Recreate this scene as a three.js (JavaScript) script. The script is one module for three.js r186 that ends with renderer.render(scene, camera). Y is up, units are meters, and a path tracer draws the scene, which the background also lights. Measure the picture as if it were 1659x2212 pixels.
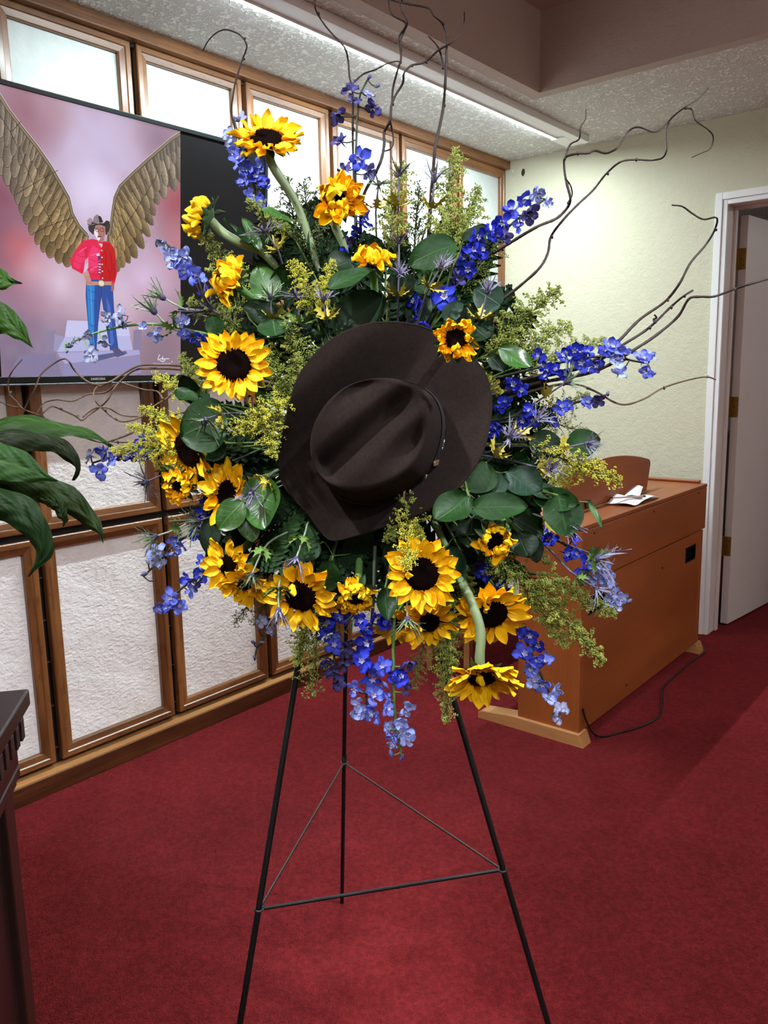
import * as THREE from 'three';
import { RoundedBoxGeometry } from 'three/addons/geometries/RoundedBoxGeometry.js';
import { mergeGeometries } from 'three/addons/utils/BufferGeometryUtils.js';
import { RectAreaLightUniformsLib } from 'three/addons/lights/RectAreaLightUniformsLib.js';

// ---------------------------------------------------------------- camera, light, exposure
const scene = new THREE.Scene();
const renderer = new THREE.WebGLRenderer({ antialias: true });
renderer.toneMapping = THREE.LinearToneMapping;
renderer.toneMappingExposure = 1.88;
renderer.shadowMap.enabled = true;
RectAreaLightUniformsLib.init();
scene.background = new THREE.Color(0x05060a);

const FOCAL = 1740, CX = 829.5, CY = 1106;                       // of the 1659 x 2212 frame
const camera = new THREE.PerspectiveCamera(2 * Math.atan(CY / FOCAL) * 180 / Math.PI, 1659 / 2212, 0.05, 40);
camera.position.set(0, 1.315, 0);
camera.rotation.set(-0.16815, -0.87744, -0.02087, 'YXZ');
camera.updateMatrixWorld();

const LAMP_COOL = new THREE.Color(0.84, 0.97, 1.0), LAMP_WARM = new THREE.Color(0.87, 0.94, 1.0), LAMP_PINK = new THREE.Color(0.95, 0.94, 1.0);
const POWER = { tube: 175, tubeGlow: 9, can: 12, canGlow: 3, troffer: 6.0, trofferGlow: 1.5, torch: 12, hall: 0.9, screen: 0.52 };

// ---------------------------------------------------------------- helpers
let seed = 7;
const rnd = () => { seed = (seed + 0x6d2b79f5) | 0; let t = Math.imul(seed ^ (seed >>> 15), 1 | seed); t = (t + Math.imul(t ^ (t >>> 7), 61 | t)) ^ t; return ((t ^ (t >>> 14)) >>> 0) / 4294967296; };
const rr = (a, b) => a + (b - a) * rnd();
const V = (x, y, z) => new THREE.Vector3(x, y, z);
const lerp = (a, b, t) => a + (b - a) * t, clamp = (x, a, b) => Math.min(b, Math.max(a, x));
const smooth = (a, b, x) => { const t = clamp((x - a) / (b - a), 0, 1); return t * t * (3 - 2 * t); };
const Q = camera.quaternion.clone();
const E1 = V(1, 0, 0).applyQuaternion(Q), E2 = V(0, 1, 0).applyQuaternion(Q), E3 = V(0, 0, 1).applyQuaternion(Q);
// a place in the room seen in direction (x, y) of the photograph, at a distance measured along the line of sight
const at = (x, y, d) => V((x - CX) / FOCAL * d, -(y - CY) / FOCAL * d, -d).applyQuaternion(Q).add(camera.position);
const dirv = (x, y, z) => V(0, 0, 0).addScaledVector(E1, x).addScaledVector(E2, y).addScaledVector(E3, z).normalize();
const UPY = V(0, 1, 0), UPZ = V(0, 0, 1);

const used = {};
function numbered(n) { const k = used[n] = (used[n] ?? -1) + 1; return k ? n + '_' + String(k).padStart(3, '0') : n; }
const mesh = (name, geo, mat, parent) => { const m = new THREE.Mesh(geo, mat); m.name = parent ? name : numbered(name); m.castShadow = m.receiveShadow = true; (parent ?? scene).add(m); return m; };
const group = (name, p = V(0, 0, 0)) => { const g = new THREE.Group(); g.name = numbered(name); g.position.copy(p); scene.add(g); return g; };
const tag = (o, label, category, grp) => { o.userData.label = label; o.userData.category = category; if (grp) o.userData.group = grp; return o; };
const structure = (o) => { o.userData.kind = 'structure'; return o; };
const stuff = (o) => { o.userData.kind = 'stuff'; return o; };

// box from corner to corner, optional rounding
function bx(x0, y0, z0, x1, y1, z1, r = 0) {
  const w = x1 - x0, h = y1 - y0, d = z1 - z0;
  const g = r ? new RoundedBoxGeometry(w, h, d, 2, Math.min(r, w / 2.01, h / 2.01, d / 2.01)) : new THREE.BoxGeometry(w, h, d);
  return g.translate((x0 + x1) / 2, (y0 + y1) / 2, (z0 + z1) / 2);
}
// texture coordinates in metres; u runs along the given axis (the grain)
function uvm(g, axis = 'x', s = 1, ou = 0, ov = 0) {
  const p = g.attributes.position, n = g.attributes.normal, uv = new Float32Array(p.count * 2), ax = { x: 0, y: 1, z: 2 }[axis];
  for (let i = 0; i < p.count; i++) {
    const c = [p.getX(i), p.getY(i), p.getZ(i)], a = [Math.abs(n.getX(i)), Math.abs(n.getY(i)), Math.abs(n.getZ(i))];
    const k = a[0] >= a[1] && a[0] >= a[2] ? 0 : a[1] >= a[2] ? 1 : 2, rest = [0, 1, 2].filter((q) => q !== k);
    const u = rest.includes(ax) ? ax : rest[0], v = rest.find((q) => q !== u);
    uv[i * 2] = c[u] * s + ou; uv[i * 2 + 1] = c[v] * s + ov;
  }
  g.setAttribute('uv', new THREE.BufferAttribute(uv, 2));
  return g;
}
const merge = (list) => mergeGeometries(list.map((g) => (g.index ? g.toNonIndexed() : g)).map((g) => { for (const k of Object.keys(g.attributes)) if (!['position', 'normal', 'uv', 'color'].includes(k)) g.deleteAttribute(k); return g; }));

// a surface from a grid of points f(i, j) -> Vector3, colours c(i, j) optional
function gridGeo(nu, nv, f, c, closed = false) {
  const pos = [], uv = [], col = [], idx = [];
  for (let i = 0; i <= nu; i++) for (let j = 0; j <= nv; j++) {
    const p = f(i / nu, j / nv); pos.push(p.x, p.y, p.z); uv.push(i / nu, j / nv);
    if (c) { const k = c(i / nu, j / nv); col.push(k.r, k.g, k.b); }
  }
  for (let i = 0; i < nu; i++) for (let j = 0; j < nv; j++) { const a = i * (nv + 1) + j, b = a + nv + 1; idx.push(a, b, a + 1, b, b + 1, a + 1); }
  const g = new THREE.BufferGeometry();
  g.setAttribute('position', new THREE.Float32BufferAttribute(pos, 3)); g.setAttribute('uv', new THREE.Float32BufferAttribute(uv, 2));
  if (c) g.setAttribute('color', new THREE.Float32BufferAttribute(col, 3));
  g.setIndex(idx); g.computeVertexNormals();
  return g;
}
// tapered tube through points
function tube(points, r0, r1, seg = 24, radial = 6, rough = 0) {
  const curve = new THREE.CatmullRomCurve3(points, false, 'centripetal'), fr = curve.computeFrenetFrames(seg, false), pos = [], nor = [], uv = [], idx = [];
  for (let i = 0; i <= seg; i++) {
    const t = i / seg, p = curve.getPointAt(t), r = lerp(r0, r1, t) * (1 + rough * (rnd() - 0.5));
    for (let j = 0; j <= radial; j++) {
      const a = j / radial * Math.PI * 2, n = V(0, 0, 0).addScaledVector(fr.normals[i], Math.cos(a)).addScaledVector(fr.binormals[i], Math.sin(a));
      pos.push(p.x + n.x * r, p.y + n.y * r, p.z + n.z * r); nor.push(n.x, n.y, n.z); uv.push(t * 4, j / radial);
    }
  }
  for (let i = 0; i < seg; i++) for (let j = 0; j < radial; j++) { const a = i * (radial + 1) + j, b = a + radial + 1; idx.push(a, a + 1, b, b, a + 1, b + 1); }
  const n0 = pos.length / 3, c0 = curve.getPointAt(0), c1 = curve.getPointAt(1), t0 = curve.getTangentAt(0), t1 = curve.getTangentAt(1);
  pos.push(c0.x, c0.y, c0.z, c1.x, c1.y, c1.z); nor.push(-t0.x, -t0.y, -t0.z, t1.x, t1.y, t1.z); uv.push(0, 0, 4, 0);
  for (let j = 0; j < radial; j++) { idx.push(n0, j + 1, j, n0 + 1, seg * (radial + 1) + j, seg * (radial + 1) + j + 1); }
  const g = new THREE.BufferGeometry();
  g.setAttribute('position', new THREE.Float32BufferAttribute(pos, 3)); g.setAttribute('normal', new THREE.Float32BufferAttribute(nor, 3)); g.setAttribute('uv', new THREE.Float32BufferAttribute(uv, 2)); g.setIndex(idx);
  return g;
}
const rod = (a, b, r, radial = 8) => { const d = b.clone().sub(a), g = new THREE.CylinderGeometry(r, r, d.length(), radial); g.applyQuaternion(new THREE.Quaternion().setFromUnitVectors(UPY, d.clone().normalize())); return g.translate((a.x + b.x) / 2, (a.y + b.y) / 2, (a.z + b.z) / 2); };

// ---------------------------------------------------------------- textures
function lattice(s) { const t = new Float32Array(65536); let k = s * 2654435761 | 0; for (let i = 0; i < 65536; i++) { k = (k + 0x6d2b79f5) | 0; let q = Math.imul(k ^ (k >>> 15), 1 | k); q = (q + Math.imul(q ^ (q >>> 7), 61 | q)) ^ q; t[i] = ((q ^ (q >>> 14)) >>> 0) / 4294967296; } return t; }
const LAT = [lattice(1), lattice(2), lattice(3), lattice(4), lattice(5)];
function vn(u, v, fx, fy, s) {                                   // value noise that tiles over the unit square
  const L = LAT[s % 5], x = u * fx, y = v * fy, i = Math.floor(x), j = Math.floor(y), a = x - i, b = y - j, sa = a * a * (3 - 2 * a), sb = b * b * (3 - 2 * b);
  const w = (p, q) => L[(((q % fy + fy) % fy) * 251 + ((p % fx + fx) % fx) + s * 97) & 65535];
  return lerp(lerp(w(i, j), w(i + 1, j), sa), lerp(w(i, j + 1), w(i + 1, j + 1), sa), sb);
}
const fbm = (u, v, fx, fy, s, oct = 4) => { let a = 0, k = 0.5, n = 0; for (let o = 0; o < oct; o++) { a += k * vn(u, v, fx << o, fy << o, s + o); n += k; k *= 0.55; } return a / n; };
function tex(w, h, f, srgb = true) {
  const d = new Uint8Array(w * h * 4);
  for (let y = 0; y < h; y++) for (let x = 0; x < w; x++) { const c = f((x + 0.5) / w, (y + 0.5) / h), o = (y * w + x) * 4; if (typeof c === 'number') d[o] = d[o + 1] = d[o + 2] = clamp(c * 255, 0, 255); else { d[o] = clamp(c[0], 0, 255); d[o + 1] = clamp(c[1], 0, 255); d[o + 2] = clamp(c[2], 0, 255); } d[o + 3] = 255; }
  const t = new THREE.DataTexture(d, w, h); t.wrapS = t.wrapT = THREE.RepeatWrapping; t.magFilter = THREE.LinearFilter; t.minFilter = THREE.LinearMipmapLinearFilter; t.generateMipmaps = true;
  if (srgb) t.colorSpace = THREE.SRGBColorSpace;
  t.needsUpdate = true; return t;
}
const rep = (t, x, y = x) => { const c = t.clone(); c.repeat.set(x, y); c.needsUpdate = true; return c; };
const mix3 = (a, b, t) => [lerp(a[0], b[0], t), lerp(a[1], b[1], t), lerp(a[2], b[2], t)];
function woodTex(dark, light, fy = 60, por = 0.28) {
  return tex(1024, 512, (u, v) => {
    const w = v + 0.05 * (fbm(u, v, 2, 3, 1, 3) - 0.5), r = 0.5 + 0.5 * Math.sin(6.2832 * (w * fy / 6 + 1.2 * fbm(u, v, 1, 4, 2, 3)));
    const fine = fbm(u, v, 6, 160, 3, 2), pore = vn(u, v, 24, 250, 4) > 0.78 ? 1 : 0;
    const c = mix3(dark, light, clamp(0.25 + 0.35 * r + 0.7 * (fine - 0.4), 0, 1)), k = 1 - por * pore + 0.25 * (fbm(u, v, 2, 5, 0, 2) - 0.5);
    return [c[0] * k, c[1] * k, c[2] * k];
  });
}
const oakT = woodTex([108, 68, 34], [178, 126, 74], 60, 0.14), darkT = woodTex([22, 12, 9], [42, 25, 18], 40), cherryT = woodTex([146, 76, 34], [160, 90, 42], 18, 0.03);
const finePores = tex(512, 512, (u, v) => 0.5 + 0.5 * (fbm(u, v, 8, 128, 2, 2) - 0.5), false);
const carpetT = tex(1024, 1024, (u, v) => { const m = 0.82 + 0.32 * fbm(u, v, 4, 4, 1, 4) + 0.07 * (fbm(u, v, 40, 40, 2, 2) - 0.5), f = 0.90 + 0.20 * vn(u, v, 256, 256, 3), k = m * f; return [119 * k, 36 * k, 39 * k]; });
const carpetB = tex(512, 512, (u, v) => 0.6 * vn(u, v, 128, 128, 1) + 0.4 * vn(u, v, 256, 256, 2), false);
const popH = (u, v) => { const a = vn(u, v, 96, 96, 1), b = vn(u, v, 48, 48, 2), c = vn(u, v, 170, 170, 3); return smooth(0.50, 0.78, 0.5 * a + 0.25 * b + 0.35 * c); };
const popB = tex(1024, 1024, popH, false), popT = tex(1024, 1024, (u, v) => { const k = 0.84 + 0.18 * popH(u, v); return [236 * k, 234 * k, 230 * k]; });
const stuccoB = tex(1024, 1024, (u, v) => { const a = fbm(u + 0.03 * vn(u, v, 8, 8, 1), v, 46, 70, 2, 3), b = fbm(u, v, 14, 14, 3, 2); return smooth(0.30, 0.72, 0.65 * a + 0.35 * b); }, false);
const stuccoT = tex(512, 512, (u, v) => { const s = smooth(0.60, 0.85, fbm(u, v, 3, 3, 4, 4)), k = 0.97 + 0.06 * fbm(u, v, 60, 60, 1, 2); return [246 * k, (246 - 8 * s) * k, (244 - 22 * s) * k]; });
const plasterB = tex(512, 512, (u, v) => 0.7 * fbm(u, v, 22, 22, 1, 3) + 0.3 * vn(u, v, 120, 120, 2), false);
const feltT = tex(512, 512, (u, v) => { const k = 0.85 + 0.3 * fbm(u, v, 90, 90, 1, 2) + 0.12 * (fbm(u, v, 4, 4, 2, 3) - 0.5); return [34 * k, 26.5 * k, 23.5 * k]; });

// ---------------------------------------------------------------- materials
const std = (o) => new THREE.MeshStandardMaterial(o), phy = (o) => new THREE.MeshPhysicalMaterial(o);
const DS = THREE.DoubleSide;
const M = {
  oak: phy({ color: 0xe2d6cc, map: oakT, roughness: 0.36, clearcoat: 0.45, clearcoatRoughness: 0.22, bumpMap: finePores, bumpScale: 0.0006 }),
  dark: phy({ map: darkT, roughness: 0.42, clearcoat: 0.3, clearcoatRoughness: 0.3, bumpMap: finePores, bumpScale: 0.0006 }),
  oakDark: phy({ color: 0x9c8474, map: oakT, roughness: 0.45 }),
  cherry: std({ map: cherryT, roughness: 0.38 }), beech: std({ map: woodTex([176, 122, 72], [200, 148, 94], 16, 0.05), roughness: 0.45 }),
  redwood: std({ color: 0x4a1712, roughness: 0.4 }),
  carpet: phy({ map: rep(carpetT, 0.42), roughness: 1, bumpMap: rep(carpetB, 3), bumpScale: 0.006, specularIntensity: 0.1, sheen: 0.25, sheenColor: new THREE.Color(0.5, 0.12, 0.13), sheenRoughness: 0.6 }),
  popcorn: std({ map: rep(popT, 1.25), roughness: 0.9, bumpMap: rep(popB, 1.25), bumpScale: 0.0045 }),
  stucco: std({ map: rep(stuccoT, 0.6), roughness: 0.88, bumpMap: rep(stuccoB, 1.9), bumpScale: 0.0013 }),
  stuccoFine: std({ color: 0xd4dcdc, map: rep(stuccoT, 0.6), roughness: 0.6, bumpMap: rep(stuccoB, 1.9), bumpScale: 0.0003 }),
  cream: std({ color: 0xcbc8b0, roughness: 0.8, bumpMap: rep(plasterB, 1.6), bumpScale: 0.003 }),
  tray: std({ color: 0xb3a299, roughness: 0.85, bumpMap: rep(plasterB, 1.6), bumpScale: 0.003 }),
  black: std({ color: 0x07080a, roughness: 0.6 }), blackGrit: std({ color: 0x14181a, roughness: 0.5, bumpMap: rep(popB, 3), bumpScale: 0.004 }),
  white: std({ color: 0xececee, roughness: 0.5 }), whiteDoor: std({ color: 0xd2c6c0, roughness: 0.55 }),
  brass: std({ color: 0x9a7a3c, roughness: 0.35, metalness: 0.9 }), steel: std({ color: 0xb8b8b4, roughness: 0.3, metalness: 1 }),
  wire: std({ color: 0x1a1d1e, roughness: 0.42, metalness: 0.5 }), wireGrey: std({ color: 0x4a4642, roughness: 0.45, metalness: 0.6 }),
  plastic: std({ color: 0x101113, roughness: 0.35 }), bezel: std({ color: 0x1b2222, roughness: 0.28, metalness: 0.2 }), bezelEdge: std({ color: 0x7d8c90, roughness: 0.25, metalness: 0.7 }),
  paper: std({ color: 0xe6dfe0, roughness: 0.8, side: DS }),
  felt: phy({ map: feltT, roughness: 0.95, specularIntensity: 0.15, sheen: 0.2, sheenColor: new THREE.Color(0.14, 0.11, 0.10), sheenRoughness: 0.5, side: DS }),
  band: std({ color: 0x181416, roughness: 0.6, side: DS }),
};

// ---------------------------------------------------------------- the room
const ZA = -2.39, XB = 4.008, CEIL = 2.44, TOP = 2.744, XW = -3.3, ZF = 3.6;
const TX0 = -2.6, TX1 = 3.139, TZ0 = -1.737, TZ1 = 2.9;         // the raised tray
structure(mesh('floor', uvm(bx(XW - 0.15, -0.12, ZA - 0.2, 7.2, 0, ZF + 0.15)), M.carpet));
{
  const c = structure(group('ceiling'));
  mesh('popcorn_border', merge([
    uvm(bx(XW - 0.15, CEIL, ZA - 0.2, XB + 0.15, CEIL + 0.08, TZ0 - 0.02)), uvm(bx(XW - 0.15, CEIL, TZ1 + 0.02, XB + 0.15, CEIL + 0.08, ZF + 0.15)),
    uvm(bx(XW - 0.15, CEIL, TZ0 - 0.02, TX0 - 0.02, CEIL + 0.08, TZ1 + 0.02)), uvm(bx(TX1 + 0.02, CEIL, TZ0 - 0.02, XB + 0.15, CEIL + 0.08, TZ1 + 0.02))]), M.popcorn, c);
  mesh('tray_side', uvm(bx(TX0 - 0.02, CEIL - 0.002, TZ0 - 0.06, TX1 + 0.06, TOP, TZ0)), M.tray, c);
  mesh('tray_side', uvm(bx(TX1, CEIL - 0.002, TZ0, TX1 + 0.06, TOP, TZ1)), M.tray, c);
  mesh('tray_side', uvm(bx(TX0 - 0.06, CEIL - 0.002, TZ1, TX1 + 0.06, TOP, TZ1 + 0.06)), M.tray, c);
  mesh('tray_side', uvm(bx(TX0 - 0.06, CEIL - 0.002, TZ0 - 0.06, TX0, TOP, TZ1)), M.tray, c);
  mesh('tray_top', uvm(bx(TX0 - 0.1, TOP, TZ0 - 0.1, TX1 + 0.1, TOP + 0.08, TZ1 + 0.1)), M.tray, c);
}
// wall with the framed panels
const PZ = -2.425, wallA = structure(mesh('wall_left', bx(XW - 0.15, 0, ZA - 0.2, XB + 0.15, CEIL, PZ - 0.03), M.black));
{
  const W = 0.4448, FW = 0.042;
  const prof = [[0, -0.022], [0, 0.001], [0.003, 0.004], [0.018, 0.004], [0.021, 0.0], [0.039, -0.004], [FW, -0.007], [FW, -0.024]];
  const member = (L, ou, ov) => {
    const pos = [], uv = [], idx = [];
    prof.forEach(([u, z], k) => { for (const e of [0, 1]) { pos.push(e ? L - u : u, u, z); uv.push((e ? L - u : u) + ou, ov + k * 0.007); } });
    for (let k = 0; k < prof.length - 1; k++) { const a = k * 2; idx.push(a, a + 1, a + 2, a + 1, a + 3, a + 2); }
    const g = new THREE.BufferGeometry(); g.setAttribute('position', new THREE.Float32BufferAttribute(pos, 3)); g.setAttribute('uv', new THREE.Float32BufferAttribute(uv, 2)); g.setIndex(idx);
    const f = g.toNonIndexed(); f.computeVertexNormals(); return f;
  };
  const rows = [[0.085, 0.830], [0.853, 1.620], [1.643, 2.400]];
  const kinds = rows.map(([y0, y1]) => [0, 1, 2].map(() => ({ h: member(W, rr(0, 3), rr(0, 1)), h2: member(W, rr(0, 3), rr(0, 1)), v: member(y1 - y0, rr(0, 3), rr(0, 1)), v2: member(y1 - y0, rr(0, 3), rr(0, 1)) })));
  const slabs = rows.map(([y0, y1]) => [0, 1, 2].map((q) => uvm(bx(0.03, 0.03, -0.034, W - 0.03, y1 - y0 - 0.03, -0.020), 'x', 1, q * 0.37, q * 0.61)));
  for (let c = -5; c <= 5; c++) rows.forEach(([y0, y1], r) => {
    const x0 = 1.2175 + 0.468 * c + 0.012, H = y1 - y0, q = (c + 9 + r) % 3, K = kinds[r][q];
    const p = mesh('wall_panel', slabs[r][q], r === 2 ? M.stuccoFine : M.stucco, wallA);
    p.position.set(x0, y0, PZ);
    mesh('frame_rail', K.h, M.oak, p);
    const t = mesh('frame_rail', K.h2, M.oak, p); t.rotation.z = Math.PI; t.position.set(W, H, 0);
    const l = mesh('frame_stile', K.v, M.oak, p); l.rotation.z = -Math.PI / 2; l.position.set(0, H, 0);
    const s = mesh('frame_stile', K.v2, M.oak, p); s.rotation.z = Math.PI / 2; s.position.set(W, 0, 0);
  });
  for (let c = -1; c <= 4; c++) {                                  // little steel clips in the black joints of the lowest row
    const x = 1.2175 + 0.468 * c;
    for (const y of [0.125, 0.27, 0.42, 0.56, 0.70]) mesh('panel_clip', bx(x - 0.006, y, PZ - 0.026, x + 0.006, y + 0.003, PZ - 0.012), M.steel, wallA);
  }
  mesh('black_joint_strip', uvm(bx(XW, 2.388, PZ - 0.03, XB, CEIL, PZ - 0.008)), M.blackGrit, wallA);
  mesh('end_stile', uvm(bx(3.984, 0.085, PZ - 0.03, XB, 2.40, PZ - 0.002, 0.003), 'y'), M.oak, wallA);
}
structure(mesh('trim_1', uvm(bx(XW, 2.400, PZ - 0.03, XB, CEIL, ZA, 0.003), 'x', 1, 0, 0.3), M.oak));
{
  const b = structure(mesh('baseboard_left', uvm(bx(XW, 0, PZ - 0.03, XB, 0.062, ZA, 0.003), 'x', 1, 0.4, 0.7), M.oakDark));
  mesh('baseboard_cap', uvm(bx(XW, 0.062, PZ - 0.03, XB, 0.066, ZA - 0.002), 'x', 1, 0.9, 0.2), M.beech, b);
}
// wall with the door
const DZ0 = -1.237, DZ1 = -0.42, DH = 2.054;
const wallB = structure(mesh('wall_right', merge([uvm(bx(XB, 0, ZA - 0.2, XB + 0.15, CEIL, DZ0 - 0.012), 'z'), uvm(bx(XB, DH + 0.012, DZ0 - 0.012, XB + 0.15, CEIL, DZ1 + 0.012), 'z'), uvm(bx(XB, 0, DZ1 + 0.012, XB + 0.15, CEIL, ZF + 0.15), 'z')]), M.cream));
{ // ragged hole near the top corner
  const sh = new THREE.Shape(), rim = []; for (let k = 0; k < 14; k++) { const a = k / 14 * 6.2832, r = 0.011 * (0.75 + 0.5 * rnd()); rim.push([Math.cos(a) * r * 0.75, Math.sin(a) * r * 1.35]); }
  rim.forEach(([x, y], k) => (k ? sh.lineTo(x, y) : sh.moveTo(x, y)));
  const g = new THREE.ExtrudeGeometry(sh, { depth: 0.0015, bevelEnabled: true, bevelSize: 0.002, bevelThickness: 0.0015, bevelSegments: 1 }).rotateY(-Math.PI / 2).translate(XB, 2.372, -2.312);
  mesh('wall_hole', g, std({ color: 0x3b2d1e, roughness: 1 }), wallB);
  for (const [y, z, r] of [[2.39, -2.375, 0.007], [2.345, -2.372, 0.005], [2.398, -2.33, 0.003]]) mesh('filler_dab', new THREE.SphereGeometry(r, 8, 6).scale(0.4, 1, 0.8).translate(XB, y, z), M.paper, wallB);
}
structure(mesh('wall_back', uvm(bx(XW - 0.15, 0, ZA - 0.2, XW, CEIL, ZF + 0.15), 'z'), M.cream));
structure(mesh('wall_front', uvm(bx(XW - 0.15, 0, ZF, XB + 0.15, CEIL, ZF + 0.15)), M.cream));
structure(mesh('baseboard_right', bx(XB - 0.012, 0, ZA, XB, 0.085, -1.292, 0.003), M.white));
{
  const t = structure(group('trim_2'));                           // door casing, stepped
  const zi = DZ0 - 0.022;
  mesh('casing_board', bx(XB - 0.020, 0, -1.291, XB + 0.002, 2.108, zi, 0.003), M.white, t);
  mesh('casing_board', bx(XB - 0.012, 0, zi, XB + 0.002, 2.082, DZ0, 0.003), M.white, t);
  mesh('casing_board', bx(XB - 0.020, 2.076, zi, XB + 0.002, 2.108, DZ1 + 0.054, 0.003), M.white, t);
  mesh('casing_board', bx(XB - 0.012, DH, DZ0, XB + 0.002, 2.076, DZ1 + 0.02, 0.003), M.white, t);
  mesh('casing_board', bx(XB - 0.020, 0, DZ1, XB + 0.002, 2.076, DZ1 + 0.054, 0.003), M.white, t);
  mesh('jamb_lining', bx(XB, 0, DZ0 - 0.012, XB + 0.15, DH, DZ0), M.whiteDoor, t);
  mesh('jamb_lining', bx(XB, DH, DZ0 - 0.012, XB + 0.15, DH + 0.012, DZ1 + 0.012), M.whiteDoor, t);
  mesh('jamb_lining', bx(XB, 0, DZ1, XB + 0.15, DH, DZ1 + 0.012), M.whiteDoor, t);
  mesh('door_stop', bx(XB + 0.085, 0, DZ0, XB + 0.115, DH - 0.01, DZ0 + 0.012, 0.002), M.whiteDoor, t);
  mesh('door_stop', bx(XB + 0.085, DH - 0.012, DZ0, XB + 0.115, DH, DZ1, 0.002), M.whiteDoor, t);
}
{
  const d = structure(group('door_1', V(4.199, 0, -1.201)));
  d.rotation.y = -0.113;
  mesh('door_slab', bx(0, 0.012, -0.038, 0.78, 2.03, 0, 0.002), M.whiteDoor, d);
  for (const y of [1.83, 1.125, 0.42]) {
    const h = mesh('hinge', bx(-0.0025, y - 0.05, -0.036, 0, y + 0.05, -0.002), M.brass, d);
    mesh('hinge_leaf', bx(-0.05, y - 0.05, -0.039, -0.002, y + 0.05, -0.0365), M.brass, h);
    mesh('hinge_barrel', new THREE.CylinderGeometry(0.0055, 0.0055, 0.104, 10).translate(-0.004, y, -0.041), M.brass, h);
    for (const k of [-0.03, 0, 0.03]) mesh('hinge_screw', new THREE.CylinderGeometry(0.0035, 0.0035, 0.002, 8).rotateZ(Math.PI / 2).translate(-0.003, y + k, -0.012 - 0.01 * (k === 0)), M.wireGrey, h);
  }
}
{ // the hall behind the door
  const h = structure(group('wall_hall'));
  mesh('hall_side', bx(XB + 0.15, 0, -2.55, 7.2, CEIL, -2.4), M.tray, h);
  mesh('hall_side', bx(7.05, 0, -2.4, 7.2, CEIL, 1.1), M.tray, h);
  mesh('hall_side', bx(XB + 0.15, 0, 0.95, 7.05, CEIL, 1.1), M.tray, h);
  mesh('hall_ceiling', uvm(bx(XB + 0.15, CEIL, -2.55, 7.2, CEIL + 0.1, 1.1)), M.popcorn, h);
  const lamp = new THREE.PointLight(LAMP_WARM, POWER.hall); lamp.position.set(5.6, 2.3, 0.2); lamp.castShadow = true; lamp.shadow.radius = 4;
  const g = group('hall_ceiling_lamp', V(5.6, 2.44, 0.2)); tag(g, 'round frosted ceiling lamp in the dim hall beyond the open door', 'lamp');
  mesh('lamp_dish', new THREE.LatheGeometry([[0.001, -0.14], [0.06, -0.13], [0.11, -0.09], [0.13, -0.03], [0.13, 0]].map((p) => new THREE.Vector2(...p)), 24), std({ color: 0xd8d2c8, roughness: 0.6, emissive: 0xffe6c8, emissiveIntensity: 0.4, side: DS }), g);
  lamp.position.set(0, -0.18, 0); g.add(lamp);
}
// fluorescent fitting along the panel wall
{
  const f = group('fluorescent_light', V(0, 0, 0)); tag(f, 'long white fluorescent ceiling fixture running along the framed panel wall', 'light fixture');
  const x0 = 1.30, x1 = 3.86, a = x0 + 0.14, b = 3.70;
  mesh('housing_rail', bx(x0, 2.410, -1.905, x1, CEIL, -1.862, 0.003), M.white, f);
  mesh('end_cap', bx(b, 2.410, -1.985, x1, CEIL, -1.9055, 0.003), M.white, f);
  mesh('end_cap', bx(x0, 2.410, -1.985, a, CEIL, -1.9055, 0.003), M.white, f);
  mesh('reflector', bx(a, 2.419, -1.951, b, CEIL, -1.9055), M.white, f);
  mesh('lamp_holder', bx(a, 2.412, -1.9535, b, CEIL, -1.9512), M.white, f);
  mesh('lamp_tube', bx(a, 2.413, -1.978, b, CEIL, -1.954, 0.004), std({ color: 0xffffff, emissive: LAMP_COOL, emissiveIntensity: POWER.tubeGlow, roughness: 0.4 }), f);
  const L = new THREE.RectAreaLight(LAMP_COOL, POWER.tube, b - a, 0.022); L.position.set((a + b) / 2, 2.407, -1.968); L.lookAt((a + b) / 2, 1.4, -2.07); f.add(L);
}
// recessed cans in the tray and two ceiling panels over the seats behind the camera
for (const [x, z, k, lab] of [[-0.15, -1.15, 1, 'recessed round downlight in the raised ceiling near the panel wall'], [1.35, 0.45, 1, 'recessed round downlight in the raised ceiling between camera and door wall'], [-0.9, 0.9, 0.55, 'recessed round downlight in the raised ceiling behind the camera']]) {
  const g = group('recessed_downlight', V(x, TOP, z)); tag(g, lab, 'light fixture');
  mesh('trim_ring', new THREE.TorusGeometry(0.082, 0.009, 8, 28).rotateX(Math.PI / 2), M.white, g);
  mesh('lamp_disc', new THREE.CylinderGeometry(0.075, 0.075, 0.006, 24).translate(0, -0.003, 0), std({ color: 0xffffff, emissive: LAMP_WARM, emissiveIntensity: POWER.canGlow }), g);
  const s = new THREE.SpotLight(LAMP_WARM, POWER.can * k); s.position.set(0, -0.02, 0); s.angle = 0.40; s.penumbra = 0.9; s.shadow.radius = 2.4; s.castShadow = true; s.target.position.set((1.0 - x) * 0.7, -1.05, (-0.85 - z) * 0.7); g.add(s, s.target);
}
for (const [x, z, lab] of [[-1.3, 1.9, 'square ceiling light panel over the seats at the wall side'], [1.4, 2.2, 'square ceiling light panel over the seats at the door side']]) {
  const g = group('ceiling_light_panel', V(x, TOP, z)); tag(g, lab, 'light fixture');
  mesh('panel_frame', bx(-0.62, -0.02, -0.32, 0.62, 0, 0.32, 0.004), M.white, g);
  mesh('diffuser', bx(-0.58, -0.024, -0.28, 0.58, -0.0205, 0.28), std({ color: 0xffffff, emissive: LAMP_WARM, emissiveIntensity: POWER.trofferGlow }), g);
  const L = new THREE.RectAreaLight(LAMP_WARM, POWER.troffer, 1.16, 0.56); L.position.set(0, -0.03, 0); L.rotation.x = -Math.PI / 2; g.add(L);
}

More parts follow.
